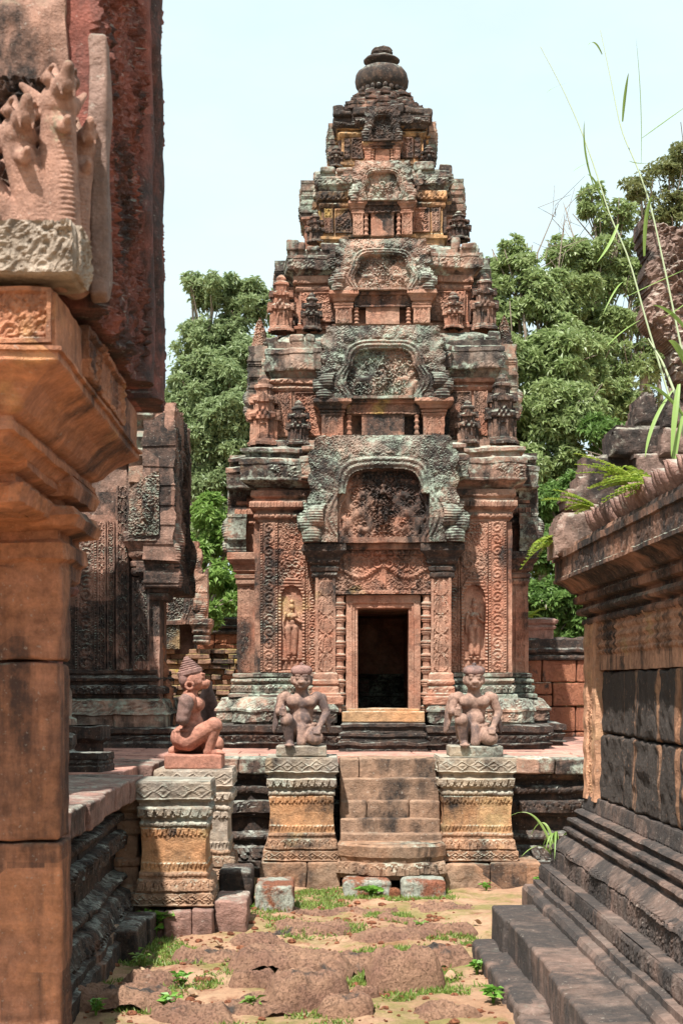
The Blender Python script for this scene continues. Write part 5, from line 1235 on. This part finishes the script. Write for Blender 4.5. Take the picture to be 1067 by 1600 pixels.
def tree(name, lab, base, clumps, mat, L=.11, W=.042, k=7, dens=150, fork=.45, r0=.13, bare=(), group='trees behind the temple'):
    """base (x, d); clumps in photo pixels (x, y, d, radius px); twigs carry rosettes of leaves, gaps stay between the clumps"""
    bx, bd = base; t = thing(name, (bx, bd, 0), lab, 'tree', 0, group); o_ = (bx, bd, 0); b = MB(); lf = MB()
    C_ = [(np.array([px(x, d), d, pz(y, d)]), r*d/F) for x, y, d, r in clumps]
    top = max(c[0][2] for c in C_); fk = np.array([bx+rnd(-.2, .2), bd, top*fork])
    tube(b, [(bx, bd, -.2), (bx+.05, bd, fk[2]*.5), fk], [r0*1.3, r0, r0*.8], 9)
    for c, r in C_:
        md = (fk+c)/2+np.array([rnd(-.25, .25), rnd(-.2, .2), rnd(-.1, .35)])
        tube(b, [fk, fk*.65+md*.35, md, c, c+(c-md)*.08], [r0*.4, r0*.33, r0*.25, r0*.14, .012], 7)
        for q in range(5):
            e = c+rng.normal(size=3)*r*.55; tube(b, [(md+c)/2, (md+c*2+e)/4+.05, e], [r0*.16, r0*.1, .008], 5)
        sub = max(9, int(r*40))
        for q in range(sub):
            v = rng.normal(size=3); v /= np.linalg.norm(v); sc_ = c+v*r*rng.uniform(.35, 1.05)*np.array([1, 1, .8]); rr_ = r*rng.uniform(.26, .46)
            n = max(8, int(dens*rr_*rr_*7)); p = rng.normal(size=(n, 3)); p /= np.linalg.norm(p, axis=1, keepdims=True)
            ax = p*.8+np.array([0, 0, .55])+v*.3; ax /= np.linalg.norm(ax, axis=1, keepdims=True)
            rosettes(lf, sc_+p*rr_*rng.uniform(.4, 1.05, (n, 1))*np.array([1, 1, .75]), ax, k, L, W)
    for (xa, ya, xb, yb, d) in bare:
        a = np.array([px(xa, d), d, pz(ya, d)]); e = np.array([px(xb, d), d, pz(yb, d)]); m_ = (a+e)/2+rng.normal(size=3)*.1
        tube(b, [a, m_, e], [.022, .014, .005], 5)
        for q in range(6):
            s = a+(e-a)*rnd(.3, .95); tube(b, [s, s+rng.normal(size=3)*.15+(e-a)*.1, s+rng.normal(size=3)*.3+(e-a)*.22], [.007, .005, .003], 4)
    b.build('trunk', M['bark'], t, org=o_, smooth=True); lf.build('crown', M[mat], t, org=o_); return t
tree('leafy_tree', 'tall leafy tree rising behind the left side of the tower', (-2.3, 27), [(335, 450, 27, 38), (395, 470, 27, 42), (330, 530, 27, 50), (400, 560, 27, 55), (300, 600, 26.5, 46), (360, 640, 26, 60), (420, 650, 27, 50), (290, 680, 26, 40), (330, 720, 26, 48), (395, 730, 26, 50), (300, 440, 27, 16), (350, 590, 26.5, 55), (430, 600, 27, 45), (300, 645, 26.5, 50), (365, 690, 26, 55), (330, 760, 26, 50), (410, 780, 26, 50), (345, 830, 26, 48)], 'leafl', L=.105, W=.04, dens=150)
tree('leafy_tree', 'dense tree on the far left, mostly hidden by the shaded tower', (-3.2, 30), [(250, 650, 30, 45), (275, 740, 29, 50), (310, 790, 28, 45), (235, 760, 30, 50)], 'leafl', L=.18, W=.06, dens=130)
tree('shrubby_tree', 'bright green bushy tree low between the ruined gable and the tower', (-1.9, 22), [(325, 810, 22, 38), (360, 850, 22, 42), (345, 905, 21.5, 40), (310, 860, 22, 35), (375, 930, 21.5, 38), (330, 955, 21, 30), (380, 800, 23, 34)], 'leafb', L=.11, W=.042, dens=160)
tree('broadleaf_tree', 'big glossy tree directly behind the right shoulder of the tower', (3.5, 23), [(800, 420, 24, 42), (770, 480, 24, 48), (840, 470, 24, 52), (790, 560, 23, 56), (860, 560, 23, 58), (800, 650, 23, 58), (870, 650, 22.5, 60), (830, 740, 22.5, 58), (890, 730, 22.5, 50), (850, 800, 23, 50), (760, 420, 25, 24), (805, 390, 24, 22), (740, 560, 24, 40), (905, 640, 22.5, 50), (800, 730, 23, 50), (870, 540, 24, 50), (780, 520, 24, 44)], 'leafr', L=.11, W=.042, dens=150, bare=((835, 480, 872, 318, 24), (872, 490, 882, 335, 24), (790, 600, 745, 640, 23)))
tree('broadleaf_tree', 'airy glossy tree with gaps of sky, left of the library naga gable', (5.0, 25), [(925, 320, 25, 28), (960, 345, 25, 32), (930, 400, 25, 44), (985, 430, 25, 36), (900, 470, 24.5, 46), (960, 500, 24.5, 34), (920, 560, 24, 50), (880, 400, 25, 36), (945, 600, 24, 40), (1000, 380, 25, 26), (985, 560, 24, 26), (905, 520, 25, 40), (950, 450, 25, 30), (965, 640, 24, 36), (1005, 440, 25, 30), (1000, 500, 25, 30), (985, 640, 24, 30), (955, 540, 25, 30), (1020, 560, 25, 34)], 'leafr', L=.11, W=.042, dens=140, bare=((940, 640, 985, 470, 24.5), (985, 620, 985, 480, 24.5), (915, 460, 880, 318, 25)))
tree('pale_tree', 'pale tall thin tree farthest right against the sky', (7.6, 31), [(1000, 290, 31, 30), (1045, 270, 31, 34), (1040, 320, 31, 34), (1075, 240, 31, 34), (1090, 300, 31, 40), (1020, 340, 31, 28), (1060, 360, 31, 30), (1010, 610, 30, 34), (1050, 560, 30, 30)], 'leafp', L=.105, W=.04, dens=75)
tree('shrubby_tree', 'dark shady tree low behind the laterite wall on the right', (4.0, 20.5), [(850, 880, 20.5, 46), (900, 850, 20.5, 52), (830, 940, 20, 40), (880, 960, 20, 46), (910, 920, 20, 46), (860, 790, 21, 46), (930, 780, 21, 48), (945, 680, 22, 42), (820, 830, 21, 40), (900, 1000, 20, 40)], 'leafd', L=.11, W=.042, dens=190)
tree('leafy_tree', 'distant tree hidden mostly behind the tower body', (.6, 32), [(480, 640, 32, 60), (560, 600, 32, 60), (640, 620, 32, 60), (700, 560, 32, 50)], 'leafl', L=.2, W=.07, dens=60)
# far wood closing the view between the trunks
b = MB(); lf = MB(); n = 26000
xx = rng.uniform(-16, 22, n); zz = rng.uniform(0, 1, n)**.8*(5.0+1.2*np.sin(xx*.9)); yy = 37+rng.uniform(-1.5, 1.5, n)
ax = rng.normal(size=(n, 3))*.5+np.array([0, -.5, .6]); ax /= np.linalg.norm(ax, axis=1, keepdims=True)
rosettes(lf, np.stack([xx, yy, zz], 1), ax, 5, .26, .10)
tag(lf.build('far_wood', M['leafd'], None), kind='stuff')
def plant(name, lab, x, y, z, n, h, L, W, mat='weed', cat='plant', spread=.5, group=None):
    b = MB()
    for k in range(n):
        a = rnd(0, 6.28); s = rnd(.2, 1)*spread*h; hh = h*rnd(.5, 1); pts = [(0, 0, -.02), (s*.4*math.cos(a), s*.4*math.sin(a), hh*.6), (s*math.cos(a), s*math.sin(a), hh)]
        tube(b, pts, [.0035, .003, .002], 4, caps=False)
        for q in (.5, 1):
            p = np.array(pts[1])*(1-q)*2+np.array(pts[2])*(q*2-1) if q >= .5 else np.array(pts[1])
            m = 4; an = rng.uniform(0, 6.28, m); d = np.stack([np.cos(an), np.sin(an), rng.uniform(.0, .5, m)], 1)
            leaves(b, np.repeat(p[None], m, 0), d, L*rng.uniform(.7, 1.2, m)*q, W*rng.uniform(.8, 1.2, m)*q)
    o = b.build(name, M[mat], None); o.location = (x, y, z); return tag(o, lab, cat, group)
gp = 'small weeds on the ground'
for (cx, cy, n, h, L, W, lab, mt) in (
    (245, 1458, 16, .16, .085, .05, 'lush green weed clump growing at the shadow edge by the empty pedestal', 'weed'),
    (268, 1420, 5, .09, .05, .025, 'small upright weed at the foot of the empty pedestal', 'weed'),
    (580, 1402, 6, .09, .10, .045, 'broad leaved seedling before the gap of the two lichened laterite blocks', 'weed'),
    (408, 1372, 8, .11, .06, .03, 'weed sprouting between the dark wedged block and the left foundation course', 'weed'),
    (432, 1374, 4, .07, .09, .045, 'pale seedling on top of the squarish lichened laterite block', 'grass'),
    (200, 1495, 10, .10, .05, .02, 'trailing weeds along the kerb in the left shadow', 'weed'),
    (225, 1510, 8, .08, .05, .02, 'feathery weed in front of the dark kerb blocks', 'grass'),
    (845, 1395, 8, .09, .05, .03, 'weeds at the far corner of the library plinth', 'weed'),
    (385, 1440, 5, .07, .05, .025, 'little weed against the flat topped squared block', 'weed'),
    (655, 1455, 4, .06, .05, .02, 'tiny weed on the path between dark slabs', 'grass'),
    (745, 1520, 7, .07, .05, .028, 'low weeds beside the library footing', 'weed'),
    (770, 1570, 7, .08, .06, .03, 'leafy weed at the bottom beside the library footing', 'weed'),
    (285, 1545, 7, .07, .05, .025, 'weed tuft between the half buried slab and the big flat slab', 'weed'),
    (265, 1580, 6, .08, .05, .025, 'weed stalks at the bottom near the left pillar', 'weed'),
    (395, 1585, 7, .06, .05, .025, 'low weed at the bottom among crumbling slabs', 'grass'),
    (150, 1590, 5, .07, .05, .025, 'tiny weed at the bottom left by the pillar', 'weed'),
    (100, 1490, 5, .10, .06, .03, 'weed peeping out behind the big left pillar', 'weed'),
    (760, 1392, 6, .05, .04, .02, 'weed under the right foundation course', 'weed')):
    x, y = G(cx, cy); plant('weed', lab, x, y, gz(x, y)+(.19 if 'on top' in lab else 0), n, h, L, W, mt, 'weed', .6, gp)
# turf: short grass in patches
n = 20000; bx = rng.uniform(-1.3, 1.0, n*3); by = rng.uniform(6.6, 11.3, n*3)
pn = vnoise(np.stack([bx*2.1, by*2.1, 0*bx], 1), 9)+.5*vnoise(np.stack([bx*7, by*7, 0*bx], 1), 3); k = pn > .10
bx, by = bx[k][:n], by[k][:n]; bz = uneven(bx[:, None], by[:, None])[:, 0]
b = MB(); base = np.stack([bx, by, bz-.003], 1); base = np.repeat(base, 2, 0)+rng.normal(size=(len(bx)*2, 3))*np.array([.012, .012, 0]); d = rng.normal(size=base.shape)*.7+np.array([0, 0, .8]); leaves(b, base, d, rng.uniform(.015, .045, len(base)), .008, 0)
tag(b.build('turf', M['turf'], None), kind='stuff')
# gravel grit
b = MB(); n = 1100; gx = rng.uniform(-1.2, .95, n); gy = rng.uniform(6.7, 11.3, n); gzz = uneven(gx[:, None], gy[:, None])[:, 0]
for i in range(n):
    r = rnd(.004, .012) if i % 5 else rnd(.014, .032); ell(b, (gx[i], gy[i], gzz[i]+r*.2), (r, r*rnd(.7, 1), r*.6), 5)
tag(b.build('gravel', M['lat'], None, wear=.002, ws=60), kind='stuff')
for cx, cy, lab in ((340, 1478, 'curled dry leaf on the moss in front of the empty pedestal'), (222, 1528, 'pale dry leaf by the kerb blocks'), (705, 1530, 'crumpled pale leaf beside the library footing'), (745, 1448, 'dry leaf at the far end of the right plinth'), (298, 1560, 'dry white scrap of leaf among the weeds at bottom')):
    x, y = G(cx, cy); b = MB(); u = np.linspace(-1, 1, 7); U, V = np.meshgrid(u, u, indexing='ij')
    b.grid(np.stack([U*.045*(1-.5*V**2), V*.03, .012*(U**2)+.010*np.sin(V*3)+.012], -1)); o = b.build('dry_leaf', M['dry'], None, smooth=True); o.location = (x, y, gz(x, y)+.01); o.rotation_euler = (.2, .1, rnd(0, 6)); tag(o, lab, 'dry leaf', 'dry leaves on the path')
# grasses
def blade(mb, pts, w0):
    pts = np.array(pts, float); t = np.linspace(0, 1, len(pts)); k = 14; tt = np.linspace(0, 1, k)
    P = np.stack([np.interp(tt, t, pts[:, i]) for i in range(3)], 1)
    if len(pts) == 3: P = ((1-tt)**2)[:, None]*pts[0]+(2*tt*(1-tt))[:, None]*pts[1]+(tt**2)[:, None]*pts[2]
    w_ = w0*np.sin(np.pi*np.clip(.12+tt*.88, 0, 1))**.7
    sd = np.array([.9, -.3, 0.2]); G_ = np.stack([P-sd*w_[:, None]/2, P+np.array([0, -.15, -.1])*w_[:, None], P+sd*w_[:, None]/2], 1); mb.grid(G_)
b = MB()
for k in range(11):
    a = rnd(0, 6.28); r = rnd(.12, .34); h = rnd(.15, .36); blade(b, [(0, 0, 0), (r*.35*math.cos(a), r*.35*math.sin(a), h*1.3), (r*math.cos(a), r*math.sin(a), h*rnd(.2, .9))], .018)
o = b.build('grass_tuft', M['grass'], None); o.location = (1.51, 9.25, .44); tag(o, 'arching grass tuft growing at the far corner of the library base', 'grass tuft')
def fern(lab, x, y, z, n, L, droop, az, mat='fern'):
    b = MB()
    for k in range(n):
        a = az+rnd(-1.1, 1.1); Lk = L*rnd(.6, 1.1); t = np.linspace(0, 1, 16)
        rise = rnd(.3, .8); S = np.stack([np.cos(a)*t*Lk, np.sin(a)*t*Lk, Lk*(rise*t-droop*t*t)], 1); tube(b, S, .002, 4, caps=False)
        for s_ in (-1, 1):
            d = np.stack([-np.sin(a)*s_+.5*np.cos(a)+0*t, np.cos(a)*s_+.5*np.sin(a)+0*t, .1+0*t], 1); leaves(b, S[2:], d[2:], .05*(1.1-t[2:])+.012, .016)
    o = b.build('fern', M[mat], None); o.location = (x, y, z); return tag(o, lab, 'fern', 'ferns and small plants on the library roof')
fern('drooping yellow green fern hanging from the far tip of the library cornice', px(878, 8.95), 8.95, pz(850, 8.95), 9, .26, .9, 3.1)
fern('feathery yellow fern in front of the large gable stone', px(945, 8.3), 8.3, pz(800, 8.3), 16, .34, .3, 1.9)
fern('bushy bright fern high among the leaf antefixes on the library roof', px(1010, 7.6), 7.6, pz(760, 7.6), 18, .36, .3, 2.0)
fern('fern trailing over the cornice at the right edge of the photo', px(1050, 6.9), 6.9, pz(770, 6.9), 14, .32, .5, 2.6)
plant('leafy_plant', 'pale leafy plant between the leaf antefixes and gable stone', px(985, 8.0), 8.0, pz(775, 8.0), 14, .15, .08, .04, 'fern', 'plant', .7, 'ferns and small plants on the library roof')
fern('yellowish plant beside the right flank of the tower above the laterite wall', px(822, 16.3), 16.3, pz(965, 16.3), 14, .40, .4, 1.6, 'fern')
# tall grass growing on the library roof
def stalk(lab, pts, d, leaves_, w_=.006):
    b = MB(); P = np.array([(px(x, d), d+.15*i/len(pts), pz(y, d)) for i, (x, y) in enumerate(pts)]); o_ = P[0].copy()
    tt = np.linspace(0, 1, 24); t = np.linspace(0, 1, len(P)); C3 = np.stack([np.interp(tt, t, P[:, i]) for i in range(3)], 1); C3[1:-1] = (C3[:-2]+2*C3[1:-1]+C3[2:])/4
    tube(b, C3, np.linspace(w_, w_*.3, 24), 6)
    st = b.build('stem', M['stalk'], None, org=o_, smooth=True)
    t_ = thing('tall_grass', tuple(o_), lab, 'grass', 0, 'tall grass stalks on the library roof'); st.parent = t_
    for (xa, ya, xm, ym, xb, yb, wd) in leaves_:
        b = MB(); blade(b, [(px(xa, d), d, pz(ya, d)), (px(xm, d), d-.05, pz(ym, d)), (px(xb, d), d-.1, pz(yb, d))], wd); b.build('blade', M['grass'], t_, org=o_)
stalk('longest leaning grass stalk with a pinkish seed tip, reaching up over the sky', [(1045, 620), (1010, 500), (985, 400), (955, 330), (935, 260), (912, 190), (885, 125), (850, 55)], 7.3, [(884, 130, 860, 142, 848, 158, .010), (930, 250, 905, 262, 888, 280, .012), (945, 330, 925, 270, 908, 285, .010), (965, 350, 950, 390, 925, 420, .02), (927, 290, 905, 240, 907, 200, .010), (975, 440, 960, 445, 935, 500, .012), (1000, 500, 965, 520, 940, 550, .014)], .0055)
stalk('grass stalk in the middle of the three, crossing the sky', [(1067, 560), (1042, 430), (1020, 320), (1000, 255), (975, 195), (960, 110), (945, 30)], 7.5, [(1002, 216, 1035, 195, 1075, 170, .016), (972, 190, 972, 150, 975, 126, .016), (1012, 255, 990, 262, 975, 262, .010), (1001, 255, 1000, 160, 986, 70, .004), (940, 85, 925, 62, 912, 85, .010)], .0055)
stalk('bent grass stalk with broad blades at the right edge of the photo', [(1072, 700), (1060, 620), (1040, 560), (1020, 520)], 7.0, [(1072, 420, 1010, 450, 955, 480, .02), (1075, 520, 1040, 480, 1010, 485, .022), (1075, 580, 1050, 530, 1035, 540, .03), (1060, 600, 1050, 640, 1040, 720, .03), (1050, 610, 1010, 660, 1000, 720, .022), (1075, 660, 1020, 590, 985, 610, .02), (1070, 640, 1045, 700, 1042, 790, .025), (1006, 400, 1002, 330, 1012, 315, .02), (1075, 470, 1040, 500, 1020, 505, .012)], .010)
